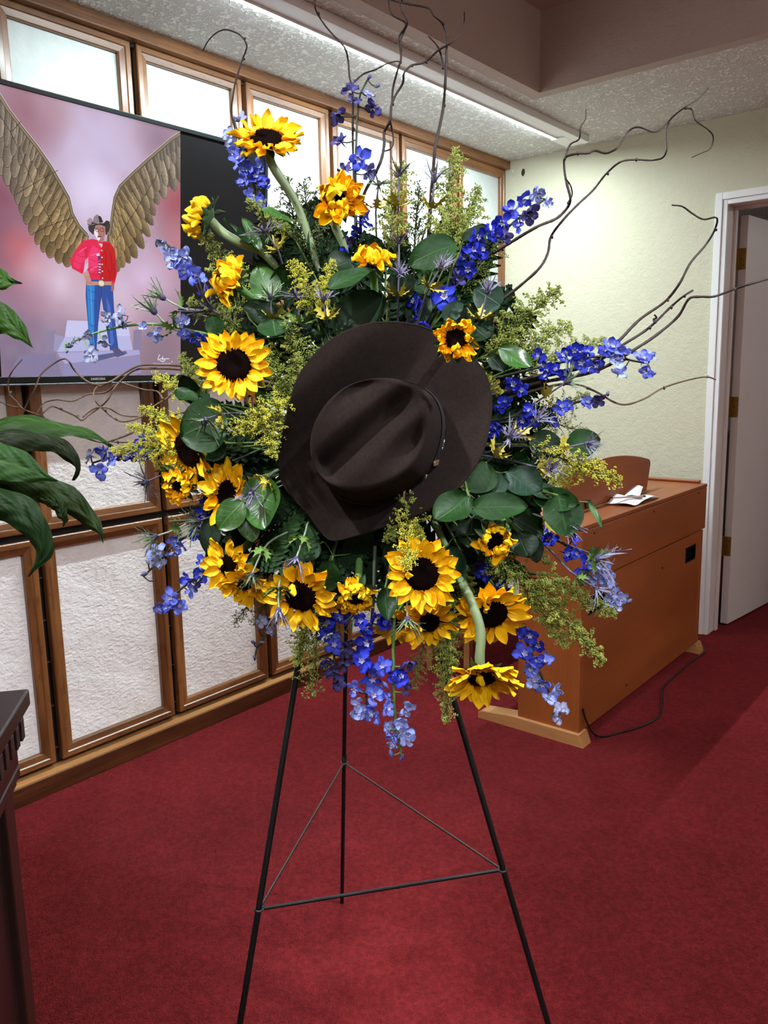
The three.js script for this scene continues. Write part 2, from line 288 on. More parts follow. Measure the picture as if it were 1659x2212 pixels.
// torchiere lamps beside the aisle, outside the photograph
for (const [x, z, lab] of [[-1.15, -0.9, 'brass torchiere floor lamp shining at the ceiling by the panel wall, behind the camera'], [2.2, 1.5, 'brass torchiere floor lamp shining at the ceiling on the door side, behind the camera']]) {
  const g = group('torchiere_lamp', V(x, 0, z)); tag(g, lab, 'lamp');
  mesh('base', new THREE.LatheGeometry([[0.001, 0], [0.14, 0], [0.14, 0.012], [0.05, 0.03], [0.014, 0.05], [0.001, 0.05]].map((p) => new THREE.Vector2(...p)), 28), M.brass, g);
  mesh('pole', new THREE.CylinderGeometry(0.011, 0.013, 1.62, 14).translate(0, 0.85, 0), M.brass, g);
  mesh('bowl', new THREE.LatheGeometry([[0.02, 1.655], [0.07, 1.67], [0.13, 1.72], [0.16, 1.79], [0.155, 1.79], [0.125, 1.727], [0.065, 1.68], [0.02, 1.665]].map((p) => new THREE.Vector2(...p)), 32), std({ color: 0xc9b8ae, roughness: 0.6, side: DS }), g);
  mesh('bulb', new THREE.SphereGeometry(0.035, 14, 10).translate(0, 1.72, 0), std({ color: 0xffffff, emissive: LAMP_PINK, emissiveIntensity: 3 }), g);
  const L = new THREE.SpotLight(LAMP_PINK, POWER.torch); L.position.set(0, 1.765, 0); L.angle = 1.4; L.penumbra = 0.5; L.shadow.radius = 3; L.target.position.set(0, 3, 0); g.add(L, L.target);
}
// ---------------------------------------------------------------- digital piano by the door
{
  const o = group('digital_piano', V(0, 0, 0)); tag(o, 'cherry wood digital piano standing with its back to the room beside the door', 'piano');
  const X0 = 2.5, X1 = 3.745, ZB = -1.2, C = M.cherry;
  // lower back with two hand holes
  const s = new THREE.Shape(); s.moveTo(X0 + 0.036, 0.045); s.lineTo(X1 - 0.036, 0.045); s.lineTo(X1 - 0.036, 0.583); s.lineTo(X0 + 0.036, 0.583);
  const holes = [[2.562, 0.472, 2.682, 0.528], [3.531, 0.470, 3.646, 0.528]];
  for (const [a, b, c, d] of holes) { const p = new THREE.Path(); p.moveTo(a, b); p.lineTo(a, d); p.lineTo(c, d); p.lineTo(c, b); s.holes.push(p); }
  mesh('back_panel', uvm(new THREE.ExtrudeGeometry(s, { depth: 0.016, bevelEnabled: false }).translate(0, 0, ZB - 0.016)), C, o);
  for (const [a, b, c, d] of holes) {
    const g = mesh('hand_hold', merge([bx(a - 0.006, b - 0.006, ZB - 0.002, a, d + 0.006, ZB + 0.002), bx(c, b - 0.006, ZB - 0.002, c + 0.006, d + 0.006, ZB + 0.002), bx(a, d, ZB - 0.002, c, d + 0.006, ZB + 0.002), bx(a, b - 0.006, ZB - 0.002, c, b, ZB + 0.002)]), M.plastic, o);
    mesh('recess_cup', merge([bx(a, b, ZB - 0.034, c, d, ZB - 0.030), bx(a - 0.002, b, ZB - 0.032, a, d, ZB), bx(c, b, ZB - 0.032, c + 0.002, d, ZB), bx(a, d, ZB - 0.032, c, d + 0.002, ZB), bx(a, b - 0.002, ZB - 0.032, c, b, ZB)]), M.plastic, g);
  }
  for (const [a, b] of [[X0, X0 + 0.036], [X1 - 0.036, X1]]) mesh('end_support', uvm(bx(a, 0.042, -1.447, b, 0.583, ZB + 0.001, 0.003), 'y', 1, a, 0.3), C, o);
  mesh('key_case', uvm(bx(X0 - 0.004, 0.587, -1.66, 3.766, 0.777, ZB + 0.003, 0.004), 'x', 1, 0.2, 0.1), C, o);
  mesh('lid', uvm(bx(X0 - 0.006, 0.778, -1.67, 3.768, 0.795, ZB + 0.004, 0.004), 'x', 1, 0.6, 0.5), C, o);
  mesh('end_cheek', uvm(bx(3.744, 0.7955, -1.62, 3.768, 0.810, -1.225, 0.006), 'z'), C, o);
  mesh('end_cheek', uvm(bx(X0 - 0.006, 0.7955, -1.62, X0 + 0.018, 0.810, -1.225, 0.006), 'z'), C, o);
  for (const [x, y] of [[3.655, 0.764], [3.128, 0.757], [2.584, 0.757], [2.914, 0.093], [3.25, 0.50]]) mesh('screw', new THREE.CylinderGeometry(0.0045, 0.0045, 0.003, 10).rotateX(Math.PI / 2).translate(x, y, ZB + (y > 0.6 ? 0.0035 : 0.0005)), M.plastic, o);
  // feet: bars that taper towards the player and are cut back at the rear
  for (const [a, b] of [[X0 - 0.014, X0 + 0.052], [X1 - 0.05, X1 + 0.016]]) {
    const f = new THREE.Shape(); f.moveTo(-1.177, 0); f.lineTo(-1.193, 0.043); f.lineTo(-1.46, 0.043); f.lineTo(-1.60, 0.029); f.lineTo(-1.612, 0.020); f.lineTo(-1.612, 0);
    mesh('foot', uvm(new THREE.ExtrudeGeometry(f, { depth: b - a - 0.006, bevelEnabled: true, bevelSize: 0.003, bevelThickness: 0.003, bevelSegments: 2 }).rotateY(-Math.PI / 2).translate(b - 0.003, 0, 0), 'z'), M.beech, o);
  }
  // music desk with an arched top
  const d = new THREE.Shape(); d.moveTo(-0.33, 0.004); d.lineTo(0.32, 0.004); d.lineTo(0.405, 0.105); d.quadraticCurveTo(0.415, 0.122, 0.395, 0.128); d.quadraticCurveTo(0.0, 0.215, -0.395, 0.128); d.quadraticCurveTo(-0.415, 0.122, -0.405, 0.105);
  const desk = mesh('music_desk', uvm(new THREE.ExtrudeGeometry(d, { depth: 0.012, bevelEnabled: true, bevelSize: 0.0025, bevelThickness: 0.0025, bevelSegments: 2, curveSegments: 24 })), C, o);
  desk.position.set(3.085, 0.796, -1.352); desk.rotation.x = -0.2;
  for (const x of [-0.26, 0.24]) mesh('hinge_block', bx(x - 0.022, 0.002, 0.0125, x + 0.022, 0.03, 0.022, 0.002), M.plastic, desk);
  mesh('desk_ledge', bx(2.76, 0.7952, -1.345, 3.41, 0.799, -1.328, 0.001), M.beech, o);
}
{ // folded papers and a pencil on the lid
  const sheet = (u, v) => V(lerp(-0.13, 0.15, u), 0.004 + 0.028 * Math.exp(-Math.pow((u - 0.33) * 5, 2)) * (1 - 0.5 * v) + 0.01 * Math.sin(u * 7 + v * 3) * v, lerp(-0.05, 0.055, v) + 0.03 * (u - 0.5));
  const p = mesh('folded_paper', gridGeo(20, 8, sheet), M.paper); p.position.set(3.085, 0.7965, -1.27); p.rotation.y = 0.12; tag(p, 'creased white paper sheet lying open on the piano lid', 'paper');
  const q = mesh('paper_card', gridGeo(14, 5, (u, v) => V(lerp(-0.1, 0.11, u), 0.009 + 0.014 * Math.sin(v * 2.6) + 0.012 * u, lerp(-0.02, 0.05, v) * (1 - 0.3 * u))), M.paper); q.position.set(3.16, 0.802, -1.31); q.rotation.y = 0.25; tag(q, 'small curled white card on top of the sheet on the piano lid', 'paper');
  const w = group('pencil', V(2.94, 0.828, -1.29)); tag(w, 'pale thin pencil lying across the papers on the piano lid', 'pencil'); w.rotation.set(0, -0.34, -0.06);
  mesh('shaft', new THREE.CylinderGeometry(0.0035, 0.0035, 0.17, 6).rotateZ(Math.PI / 2).translate(0.085, 0, 0), std({ color: 0xb9aaa2, roughness: 0.5 }), w);
  mesh('eraser', new THREE.CylinderGeometry(0.0036, 0.0036, 0.014, 8).rotateZ(Math.PI / 2).translate(0.177, 0, 0), M.redwood, w);
  mesh('point', new THREE.ConeGeometry(0.0035, 0.014, 6).rotateZ(Math.PI / 2).translate(-0.007, 0, 0), M.plastic, w);
}
{
  const pts = [[2.523, 0.132, -1.197], [2.53, 0.09, -1.187], [2.56, 0.03, -1.17], [2.613, 0.005, -1.152], [2.678, 0.005, -1.12], [2.786, 0.005, -1.076], [2.91, 0.005, -1.062], [3.035, 0.005, -1.101], [3.172, 0.005, -1.150], [3.293, 0.005, -1.160], [3.451, 0.005, -1.165], [3.616, 0.005, -1.165], [3.72, 0.005, -1.160], [3.787, 0.005, -1.185], [3.84, 0.005, -1.235], [3.82, 0.03, -1.30]];
  const c = mesh('power_cord', tube(pts.map((p) => V(...p)), 0.0038, 0.0038, 140, 7), M.plastic); tag(c, 'thin dark power cord trailing from the piano across the red carpet', 'cord');
}
{
  const b = group('piano_bench', V(0, 0, 0)); tag(b, 'dark red wooden bench behind the piano, almost hidden by the flowers', 'bench');
  mesh('seat', bx(2.75, 0.44, -2.10, 3.42, 0.485, -1.84, 0.012), M.redwood, b);
  for (const x of [2.78, 3.36]) for (const z of [-2.08, -1.88]) mesh('leg', bx(x, 0, z, x + 0.03, 0.44, z + 0.03, 0.004), M.beech, b);
  mesh('apron', bx(2.82, 0.38, -1.878, 3.36, 0.439, -1.862, 0.003), M.redwood, b);
}
{ // storage cabinet glimpsed through the gap of the open door
  const c = group('hall_cabinet', V(0, 0, 0)); tag(c, 'dark cabinet in the hall seen through the gap beside the door', 'cabinet');
  mesh('carcass', bx(5.0, 0, -2.38, 6.2, 0.86, -1.75, 0.004), M.dark, c);
  for (const x of [5.01, 5.61]) { const d = mesh('door', bx(x, 0.05, -1.749, x + 0.58, 0.84, -1.73, 0.004), M.dark, c); mesh('knob', new THREE.SphereGeometry(0.012, 10, 8).translate(x + (x < 5.3 ? 0.53 : 0.05), 0.5, -1.72), M.brass, d); }
  const f = group('folded_cloth', V(5.25, 0.862, -1.98)); tag(f, 'cream folded cloth on the dark hall cabinet behind the door', 'cloth');
  for (let k = 0; k < 3; k++) mesh('fold', bx(-0.2, 0.022 * k, -0.18, 0.2, 0.022 * k + 0.021, 0.18, 0.009), M.cream, f);
}
// ---------------------------------------------------------------- dark wood stand at the lower edge
const STAND = (() => {
  const g = group('dark_wood_stand', V(0.581, 0, -1.2344)); tag(g, 'dark stained wooden stand with dentil moulding under its top, beside the plant', 'stand');
  g.rotation.y = Math.atan2(0.63, 0.78) * -1;                       // local +z towards the viewer, local -x along the rear edge
  const D = M.dark, W = 0.46, T = 0.829;
  mesh('top', uvm(bx(-W, T - 0.028, 0, 0, T, W, 0.004), 'z', 1, 0.2, 0.1), D, g);
  mesh('frieze', uvm(bx(-W + 0.022, T - 0.118, 0.022, -0.022, T - 0.028, W - 0.022), 'z'), D, g);
  for (let k = 0; k < 13; k++) { mesh('dentil', bx(-0.0225, T - 0.070, 0.028 + k * 0.032, -0.006, T - 0.036, 0.045 + k * 0.032, 0.001), D, g); mesh('dentil', bx(-W + 0.028 + k * 0.032, T - 0.070, 0.006, -W + 0.045 + k * 0.032, T - 0.036, 0.0225, 0.001), D, g); mesh('dentil', bx(-W + 0.028 + k * 0.032, T - 0.070, W - 0.0225, -W + 0.045 + k * 0.032, T - 0.036, W - 0.006, 0.001), D, g); }
  mesh('ledge_moulding', uvm(bx(-W + 0.020, T - 0.138, 0.020, -0.020, T - 0.118, W - 0.020, 0.005), 'z'), D, g);
  mesh('ledge_moulding', uvm(bx(-W + 0.026, T - 0.152, 0.026, -0.026, T - 0.138, W - 0.026, 0.004), 'z'), D, g);
  const B = 0.032, yb = 0.06, yt = T - 0.152;
  mesh('body', uvm(bx(-W + B + 0.012, yb, B + 0.012, -B - 0.012, yt, W - B - 0.012), 'y'), D, g);
  for (const [x0, z0, x1, z1] of [[-B - 0.05, B, -B, B + 0.05], [-W + B, B, -W + B + 0.05, B + 0.05], [-B - 0.05, W - B - 0.05, -B, W - B], [-W + B, W - B - 0.05, -W + B + 0.05, W - B]]) mesh('corner_post', uvm(bx(x0, yb, z0, x1, yt, z1, 0.003), 'y', 1, x0, z0), D, g);
  mesh('plinth', uvm(bx(-W + 0.01, 0, 0.01, -0.01, yb, W - 0.01, 0.004), 'z'), D, g);
  return g;
})();

// ---------------------------------------------------------------- wall television with the portrait
{
  const tv = group('television', V(1.425, 1.717, -2.322)); tag(tv, 'large black wall television showing a winged portrait of a man in red shirt', 'television');
  tv.rotation.x = 0.1;
  const W = 1.41, H = 0.824, w = W / 2, h = H / 2, PW = 0.3135;
  mesh('casing', bx(-w + 0.01, -h + 0.01, -0.05, w - 0.01, h - 0.01, -0.004, 0.006), M.plastic, tv);
  mesh('bezel', merge([bx(-w, h - 0.014, -0.012, w, h, 0.006, 0.002), bx(-w, -h + 0.006, -0.012, w, -h + 0.026, 0.006, 0.002), bx(-w, -h, -0.012, -w + 0.012, h, 0.0055, 0.002), bx(w - 0.012, -h, -0.012, w, h, 0.0055, 0.002)]), M.bezel, tv);
  mesh('chrome_strip', bx(-w, -h, -0.012, w, -h + 0.0055, 0.0065, 0.002), M.bezelEdge, tv);
  mesh('screen', new THREE.PlaneGeometry(W - 0.022, H - 0.038).translate(0, 0.006, -0.001), std({ color: 0x0b0b0e, roughness: 0.25 }), tv);
  // portrait laid out from measured points, squared up by P() into the flat picture
  const CW = 820, CH = 1000, cv = document.createElement('canvas'); cv.width = CW * 2; cv.height = CH * 2; const g = cv.getContext('2d'); g.scale(2, 2);
  const P = (x, y) => { const k = 1 + -0.000403046 * x + -9.89257e-05 * y; return [(1.61505 * x + -0.0838184 * y + 62.9294) / k, (-0.37983 * x + 1.4547 * y + -265.115) / k]; };
  const path = (pts, close = true) => { g.beginPath(); pts.forEach(([x, y], k) => g[k ? 'lineTo' : 'moveTo'](...P(x, y))); if (close) g.closePath(); };
  const curve = (pts, close = false) => { const q = pts.map(([x, y]) => P(x, y)); g.beginPath(); g.moveTo(...q[0]); for (let k = 1; k < q.length - 1; k++) g.quadraticCurveTo(q[k][0], q[k][1], (q[k][0] + q[k + 1][0]) / 2, (q[k][1] + q[k + 1][1]) / 2); g.lineTo(...q[q.length - 1]); if (close) g.closePath(); };
  const blob = (x, y, r, c, a) => { const [u, v] = P(x, y), k = g.createRadialGradient(u, v, 0, u, v, r * 1.9); k.addColorStop(0, `rgba(${c},${a})`); k.addColorStop(0.55, `rgba(${c},${a * 0.5})`); k.addColorStop(1, `rgba(${c},0)`); g.fillStyle = k; g.fillRect(0, 0, CW, CH); };
  g.fillStyle = '#a88a9c'; g.fillRect(0, 0, CW, CH);
  for (const [x, y, r, c, a] of [[205, 380, 190, '222,208,242', 1], [215, 300, 120, '204,188,222', 0.9], [210, 430, 80, '232,220,250', 1], [60, 250, 90, '150,96,112', 0.85], [10, 430, 120, '128,70,88', 0.9], [15, 560, 110, '120,78,98', 0.8], [380, 430, 90, '168,76,86', 0.9], [385, 540, 80, '200,120,130', 0.8], [345, 300, 70, '140,108,136', 0.6], [75, 590, 90, '214,132,142', 0.85], [40, 530, 50, '216,110,116', 0.6], [130, 610, 100, '222,198,220', 1], [310, 610, 120, '222,194,226', 1], [230, 640, 90, '226,208,232', 0.8], [50, 700, 110, '150,120,146', 0.8], [30, 780, 110, '118,106,134', 0.9], [360, 720, 100, '150,118,134', 0.8], [340, 800, 120, '132,114,130', 0.9], [150, 800, 120, '142,134,168', 0.9], [120, 240, 60, '178,140,150', 0.6], [250, 700, 80, '222,190,204', 0.6]]) blob(x, y, r, c, a);
  for (let k = 0; k < 150; k++) blob(rr(0, 393), rr(200, 810), rr(14, 46), ['190,160,180', '150,110,130', '215,190,220', '196,130,140'][k % 4], 0.10);
  // steps under his feet
  const poly = (pts, c) => { path(pts); g.fillStyle = c; g.fill(); };
  poly([[98, 718], [120, 712], [120, 770], [98, 764]], '#8f84a2'); poly([[288, 714], [306, 710], [306, 756], [288, 756]], '#8d80a0');
  poly([[145, 692], [276, 696], [281, 726], [140, 728]], '#c9c8ee'); poly([[140, 728], [281, 726], [287, 756], [123, 760]], '#b9b9e4'); poly([[118, 722], [140, 728], [123, 760], [116, 758]], '#9d98bc');
  poly([[123, 762], [300, 756], [303, 766], [140, 786]], '#aba8d6'); poly([[140, 788], [302, 768], [306, 806], [134, 812]], '#928cb8'); poly([[40, 768], [120, 764], [134, 812], [20, 812]], '#857c9e');
  poly([[205, 768], [272, 758], [275, 764], [210, 780]], '#5a5f8c');
  // wings: rows of overlapping carved feathers hanging from an arched leading edge
  const feather = (x0, y0, x1, y1, w, tone) => {                      // root, tip, half width
    const [a, b] = P(x0, y0), [c, e] = P(x1, y1), L = Math.hypot(c - a, e - b), ux = (c - a) / L, uy = (e - b) / L, q = (s, n) => [a + ux * s * L - uy * n, b + uy * s * L + ux * n];
    g.beginPath(); g.moveTo(...q(0, -w * 0.5)); g.bezierCurveTo(...q(0.4, -w), ...q(0.85, -w * 1.05), ...q(1, -w * 0.15)); g.bezierCurveTo(...q(1.03, w * 0.3), ...q(0.9, w), ...q(0.7, w)); g.bezierCurveTo(...q(0.4, w), ...q(0.2, w * 0.7), ...q(0, w * 0.5)); g.closePath();
    const gr = g.createLinearGradient(...q(0.5, -w), ...q(0.5, w)), k = (v) => `rgb(${tone.map((z) => Math.round(z * v)).join()})`; gr.addColorStop(0, k(1.3)); gr.addColorStop(0.35, k(1)); gr.addColorStop(1, k(0.62)); g.fillStyle = gr; g.fill();
    g.lineWidth = 1.8; g.strokeStyle = 'rgba(44,32,20,.8)'; g.stroke(); g.lineWidth = 0.9; g.strokeStyle = 'rgba(226,208,168,.55)'; g.beginPath(); g.moveTo(...q(0.55, -w * 0.9)); g.bezierCurveTo(...q(0.9, -w * 0.95), ...q(1, -w * 0.2), ...q(0.97, w * 0.4)); g.stroke();
    g.lineWidth = 1; g.strokeStyle = 'rgba(60,46,30,.3)'; g.beginPath(); g.moveTo(...q(0.05, 0)); g.lineTo(...q(0.95, w * 0.1)); g.stroke();
    g.lineWidth = 0.6; for (let s = 0.15; s < 0.95; s += 0.09) { g.strokeStyle = s % 0.18 < 0.09 ? 'rgba(46,34,20,.16)' : 'rgba(230,212,170,.22)'; g.beginPath(); g.moveTo(...q(s, 0)); g.lineTo(...q(s + 0.09, w * 0.85)); g.moveTo(...q(s, 0)); g.lineTo(...q(s + 0.09, -w * 0.85)); g.stroke(); }
  };
  const along = (l, t) => { const f = t * (l.length - 1), i = Math.min(l.length - 2, Math.floor(f)); return [lerp(l[i][0], l[i + 1][0], f - i), lerp(l[i][1], l[i + 1][1], f - i)]; };
  const wing = (lead, tips, rim) => {                                  // leading edge and the scalloped row of tips, both from the far end to the shoulder
    const outline = [...lead, ...[...tips].reverse()], inner = [...lead, ...[...tips].reverse().map(([x, y], k) => { const a = along(lead, 1 - k / (tips.length - 1)); return [lerp(a[0], x, 0.85), lerp(a[1], y, 0.85)]; })]; path(inner); g.fillStyle = '#6e5c42'; g.fill();
    for (const [f, n, w, c0, c1] of [[1.03, 14, 23, [140, 126, 112], [134, 108, 72]], [0.78, 15, 19, [152, 138, 120], [154, 126, 84]], [0.52, 18, 14, [146, 132, 116], [164, 136, 92]], [0.28, 20, 10, [134, 122, 110], [158, 132, 92]]])
      for (let k = 0; k < n; k++) { const t = k / (n - 1), a = along(lead, t), b = along(tips, t), m = mix3(c0, c1, smooth(0.1, 0.75, t)), v = rr(0.88, 1.12); feather(lerp(a[0], b[0], Math.max(0, f - 0.55)), lerp(a[1], b[1], Math.max(0, f - 0.55)), lerp(a[0], b[0], f) + rr(-2, 2), lerp(a[1], b[1], f) + rr(-2, 2), w * rr(0.85, 1.1), m.map((z) => z * v)); }
    path(outline); g.save(); g.clip(); for (let k = 0; k < 500; k++) { const p = along(lead, rnd()), q = along(tips, rnd()), [u, v] = P(lerp(p[0], q[0], 0.5) + rr(-60, 60), lerp(p[1], q[1], 0.5) + rr(-80, 80)); g.fillStyle = k % 2 ? 'rgba(214,190,140,.12)' : 'rgba(30,22,12,.14)'; g.fillRect(u, v, rr(3, 16), rr(1, 4)); } g.restore();
    path(lead, false); g.lineJoin = 'round'; g.strokeStyle = '#574b40'; g.lineWidth = 15; g.stroke(); g.strokeStyle = '#8d7c60'; g.lineWidth = 7; g.stroke(); path(lead.map(([x, y]) => [x + rim, y - 3]), false); g.strokeStyle = 'rgba(240,232,236,.8)'; g.lineWidth = 2.2; g.stroke();
  };
  wing([[-8, 196], [18, 238], [50, 280], [80, 318], [108, 358], [130, 396], [148, 428], [156, 462], [170, 488], [188, 508]], [[-14, 352], [4, 378], [18, 402], [34, 424], [44, 446], [54, 470], [62, 492], [72, 516], [90, 538], [104, 552], [122, 562], [140, 574], [164, 572]], 3);
  wing([[398, 284], [372, 300], [344, 324], [314, 350], [284, 378], [260, 402], [248, 428], [243, 460], [240, 486], [236, 508]], [[400, 372], [392, 394], [376, 414], [352, 428], [336, 446], [332, 470], [326, 496], [316, 524], [298, 548], [284, 562], [268, 574], [254, 586], [244, 584]], -3);
  for (const l of [[[0, 250], [25, 285], [60, 370], [90, 440], [120, 500]], [[45, 262], [25, 285]], [[35, 420], [75, 395], [125, 368]], [[70, 505], [110, 485], [160, 470]], [[332, 338], [345, 370], [320, 410], [290, 460], [250, 520]], [[278, 400], [300, 440], [330, 465]]]) { curve(l); g.strokeStyle = 'rgba(34,26,22,.85)'; g.lineWidth = 2; g.stroke(); }
  // the man
  poly([[186, 600], [243, 600], [246, 660], [250, 706], [256, 755], [238, 757], [228, 700], [219, 640], [213, 690], [208, 764], [196, 768], [190, 700], [185, 640]], '#2f4f9e');
  poly([[187, 606], [205, 612], [203, 660], [204, 700], [200, 762], [194, 740], [190, 680]], '#2f83cf'); poly([[229, 640], [238, 660], [246, 740], [240, 750]], '#4a6cc0');
  poly([[196, 764], [210, 762], [212, 776], [206, 784], [196, 780]], '#d6d0e0'); poly([[240, 752], [256, 752], [270, 766], [252, 772]], '#57537c');
  poly([[178, 520], [200, 516], [215, 520], [235, 522], [246, 535], [250, 555], [253, 590], [248, 612], [240, 612], [243, 588], [240, 565], [240, 604], [195, 604], [186, 578], [178, 592], [156, 580], [151, 563], [160, 545]], '#e32552');
  poly([[219, 524], [237, 524], [248, 540], [252, 590], [247, 608], [241, 606], [240, 606], [216, 608]], '#c3121c'); poly([[200, 530], [215, 540], [213, 580], [196, 590], [188, 560]], '#f23a72'); poly([[164, 548], [180, 535], [184, 560], [170, 582], [158, 574]], '#ee3468');
  poly([[180, 586], [190, 584], [195, 600], [199, 612], [194, 618], [186, 606], [178, 592]], '#c99a90'); poly([[240, 612], [247, 612], [246, 628], [240, 630]], '#a06a64');
  poly([[186, 608], [241, 608], [241, 616], [187, 616]], '#c98f7c'); g.fillStyle = '#e8dcc0'; g.beginPath(); g.ellipse(...P(219, 612), 15, 12, 0, 0, 7); g.fill(); g.strokeStyle = '#8a7a58'; g.lineWidth = 3; g.stroke();
  poly([[202, 492], [206, 500], [207, 512], [212, 520], [222, 524], [226, 512], [228, 496], [224, 484], [208, 484]], '#b07a72'); poly([[202, 494], [211, 498], [212, 508], [217, 514], [213, 522], [206, 510]], '#f4e6ee');
  poly([[212, 525], [222, 527], [220, 535]], '#f0c2dc'); for (const [x, y] of [[210, 497], [220, 497]]) { g.strokeStyle = '#4a3036'; g.lineWidth = 2; g.beginPath(); g.ellipse(...P(x, y), 8, 6, 0, 0, 7); g.stroke(); } poly([[210, 510], [219, 509], [219, 512], [211, 513]], '#6e3436'); poly([[199, 494], [203, 492], [204, 500], [200, 500]], '#c48a84'); poly([[228, 494], [231, 494], [229, 502]], '#9a625c');
  poly([[188, 478], [196, 476], [203, 480], [212, 482], [224, 482], [230, 476], [236, 478], [238, 490], [232, 506], [228, 508], [227, 490], [216, 484], [206, 487], [203, 500], [202, 508], [192, 498]], '#3b3236'); poly([[200, 480], [203, 468], [210, 463], [217, 468], [222, 480], [212, 484]], '#8f8086'); poly([[212, 466], [218, 468], [223, 480], [215, 481]], '#2c2529'); poly([[188, 476], [194, 470], [200, 474], [198, 482], [190, 490]], '#a2909a');
  poly([[208, 548], [215, 547], [215, 553], [209, 553]], '#e8d8e8'); poly([[211, 553], [217, 553], [217, 562], [212, 562]], '#4b3a72'); for (let k = 0; k < 9; k++) { const [u, v] = P(212 + (k % 2), 566 + k * 3); g.fillStyle = k % 2 ? '#d8c0d8' : '#5a3a66'; g.fillRect(u, v, 10, 5); }
  for (let k = 0; k < 5; k++) { const [u, v] = P(220 + k * 0.4, 541 + k * 15); g.fillStyle = '#f4e8ee'; g.beginPath(); g.arc(u, v, 3, 0, 7); g.fill(); }
  const stroke = (pts, c, w) => { curve(pts); g.strokeStyle = c; g.lineWidth = w; g.lineCap = 'round'; g.stroke(); };
  poly([[184, 562], [190, 556], [191, 578], [186, 586], [180, 590]], '#d6bcd2');
  for (const l of [[[190, 530], [186, 548], [188, 568]], [[166, 548], [174, 556], [182, 554]], [[160, 562], [170, 570], [178, 570]], [[196, 560], [206, 566], [212, 563]], [[194, 576], [204, 582], [214, 578]], [[194, 590], [206, 596], [214, 592]], [[176, 530], [184, 536], [186, 546]]]) stroke(l, 'rgba(150,10,50,.55)', 2.2);
  for (const l of [[[226, 540], [230, 556], [228, 574]], [[238, 545], [242, 565], [241, 590]], [[232, 580], [238, 590], [236, 602]], [[244, 570], [248, 585], [246, 600]]]) stroke(l, 'rgba(90,0,6,.6)', 2.4);
  for (const l of [[[172, 545], [180, 538], [188, 534]], [[198, 552], [205, 548], [211, 550]], [[196, 584], [203, 578], [210, 576]]]) stroke(l, 'rgba(255,150,185,.7)', 2);
  for (const l of [[[190, 625], [200, 632], [210, 630]], [[192, 645], [200, 652], [208, 648]], [[194, 700], [200, 706], [206, 702]], [[196, 728], [202, 734], [208, 730]], [[212, 620], [214, 640], [216, 655]]]) stroke(l, 'rgba(20,40,110,.6)', 2); for (const l of [[[196, 620], [198, 660], [199, 700]], [[200, 715], [203, 735], [204, 752]]]) stroke(l, 'rgba(120,190,240,.7)', 2.4);
  stroke([[219, 618], [220, 634], [217, 648]], 'rgba(20,30,90,.7)', 2); stroke([[213, 690], [216, 650], [219, 640], [224, 668]], 'rgba(20,30,90,.5)', 2);
  for (let k = 0; k < 5; k++) stroke([[184 + k * 3, 596], [186 + k * 3, 606], [188 + k * 2.6, 613]], 'rgba(130,70,66,.6)', 1.3);
  stroke([[190, 484], [200, 489], [212, 484], [226, 486], [237, 480]], 'rgba(20,16,18,.9)', 2.6); stroke([[186, 476], [194, 487], [204, 484]], 'rgba(190,176,184,.8)', 2);
  stroke([[222, 490], [225, 498], [224, 508]], 'rgba(110,60,56,.6)', 2); stroke([[214, 498], [214, 504], [217, 506]], 'rgba(120,64,60,.8)', 1.6); stroke([[204, 518], [212, 522], [224, 517]], 'rgba(120,60,58,.6)', 1.6);
  // signature and studio line
  g.strokeStyle = '#f2eefb'; g.lineWidth = 3; curve([[345, 766], [340, 776], [343, 778], [347, 774], [350, 777], [352, 768], [351, 778], [355, 774], [357, 779], [352, 781], [346, 779]]); g.stroke(); curve([[356, 775], [360, 775], [365, 775]]); g.stroke();
  g.fillStyle = '#f6f2fc'; g.font = 'italic bold 11px serif'; { const [u, v] = P(330, 788.5); g.fillText('Monroe Portraits', u, v); } g.font = 'bold 9px serif'; { const [u, v] = P(370, 785); g.fillText('\u00ae', u, v - 4); }
  const t = new THREE.CanvasTexture(cv); t.colorSpace = THREE.SRGBColorSpace; t.magFilter = THREE.LinearFilter;
  mesh('portrait_picture', new THREE.PlaneGeometry(PW * 2, H - 0.040).translate(0.0085, 0.006, 0), std({ color: 0x050505, roughness: 0.3, emissive: 0xffffff, emissiveMap: t, emissiveIntensity: POWER.screen }), tv);
  const lc = document.createElement('canvas'); lc.width = 256; lc.height = 48; const lg = lc.getContext('2d'); lg.fillStyle = '#15191a'; lg.fillRect(0, 0, 256, 48); lg.fillStyle = '#c9cfd2'; lg.font = 'bold 40px sans-serif'; lg.textAlign = 'center'; lg.fillText('SAMSUNG', 128, 38);
  const lt = new THREE.CanvasTexture(lc); lt.colorSpace = THREE.SRGBColorSpace;
  mesh('maker_name', bx(-0.034, -h + 0.0095, 0.0055, 0.034, -h + 0.0225, 0.0066), std({ map: lt, roughness: 0.4 }), tv);
  mesh('wall_bracket', merge([bx(-0.2, -0.2, -0.12, 0.2, 0.2, -0.05), bx(-0.03, -0.3, -0.08, 0.03, 0.3, -0.05)]), M.plastic, tv);
  const L = new THREE.RectAreaLight(new THREE.Color(0.8, 0.7, 0.85), 0.35, PW * 2, H - 0.04); L.position.set(0, 0, 0.01); L.rotation.y = Math.PI; tv.add(L);
}

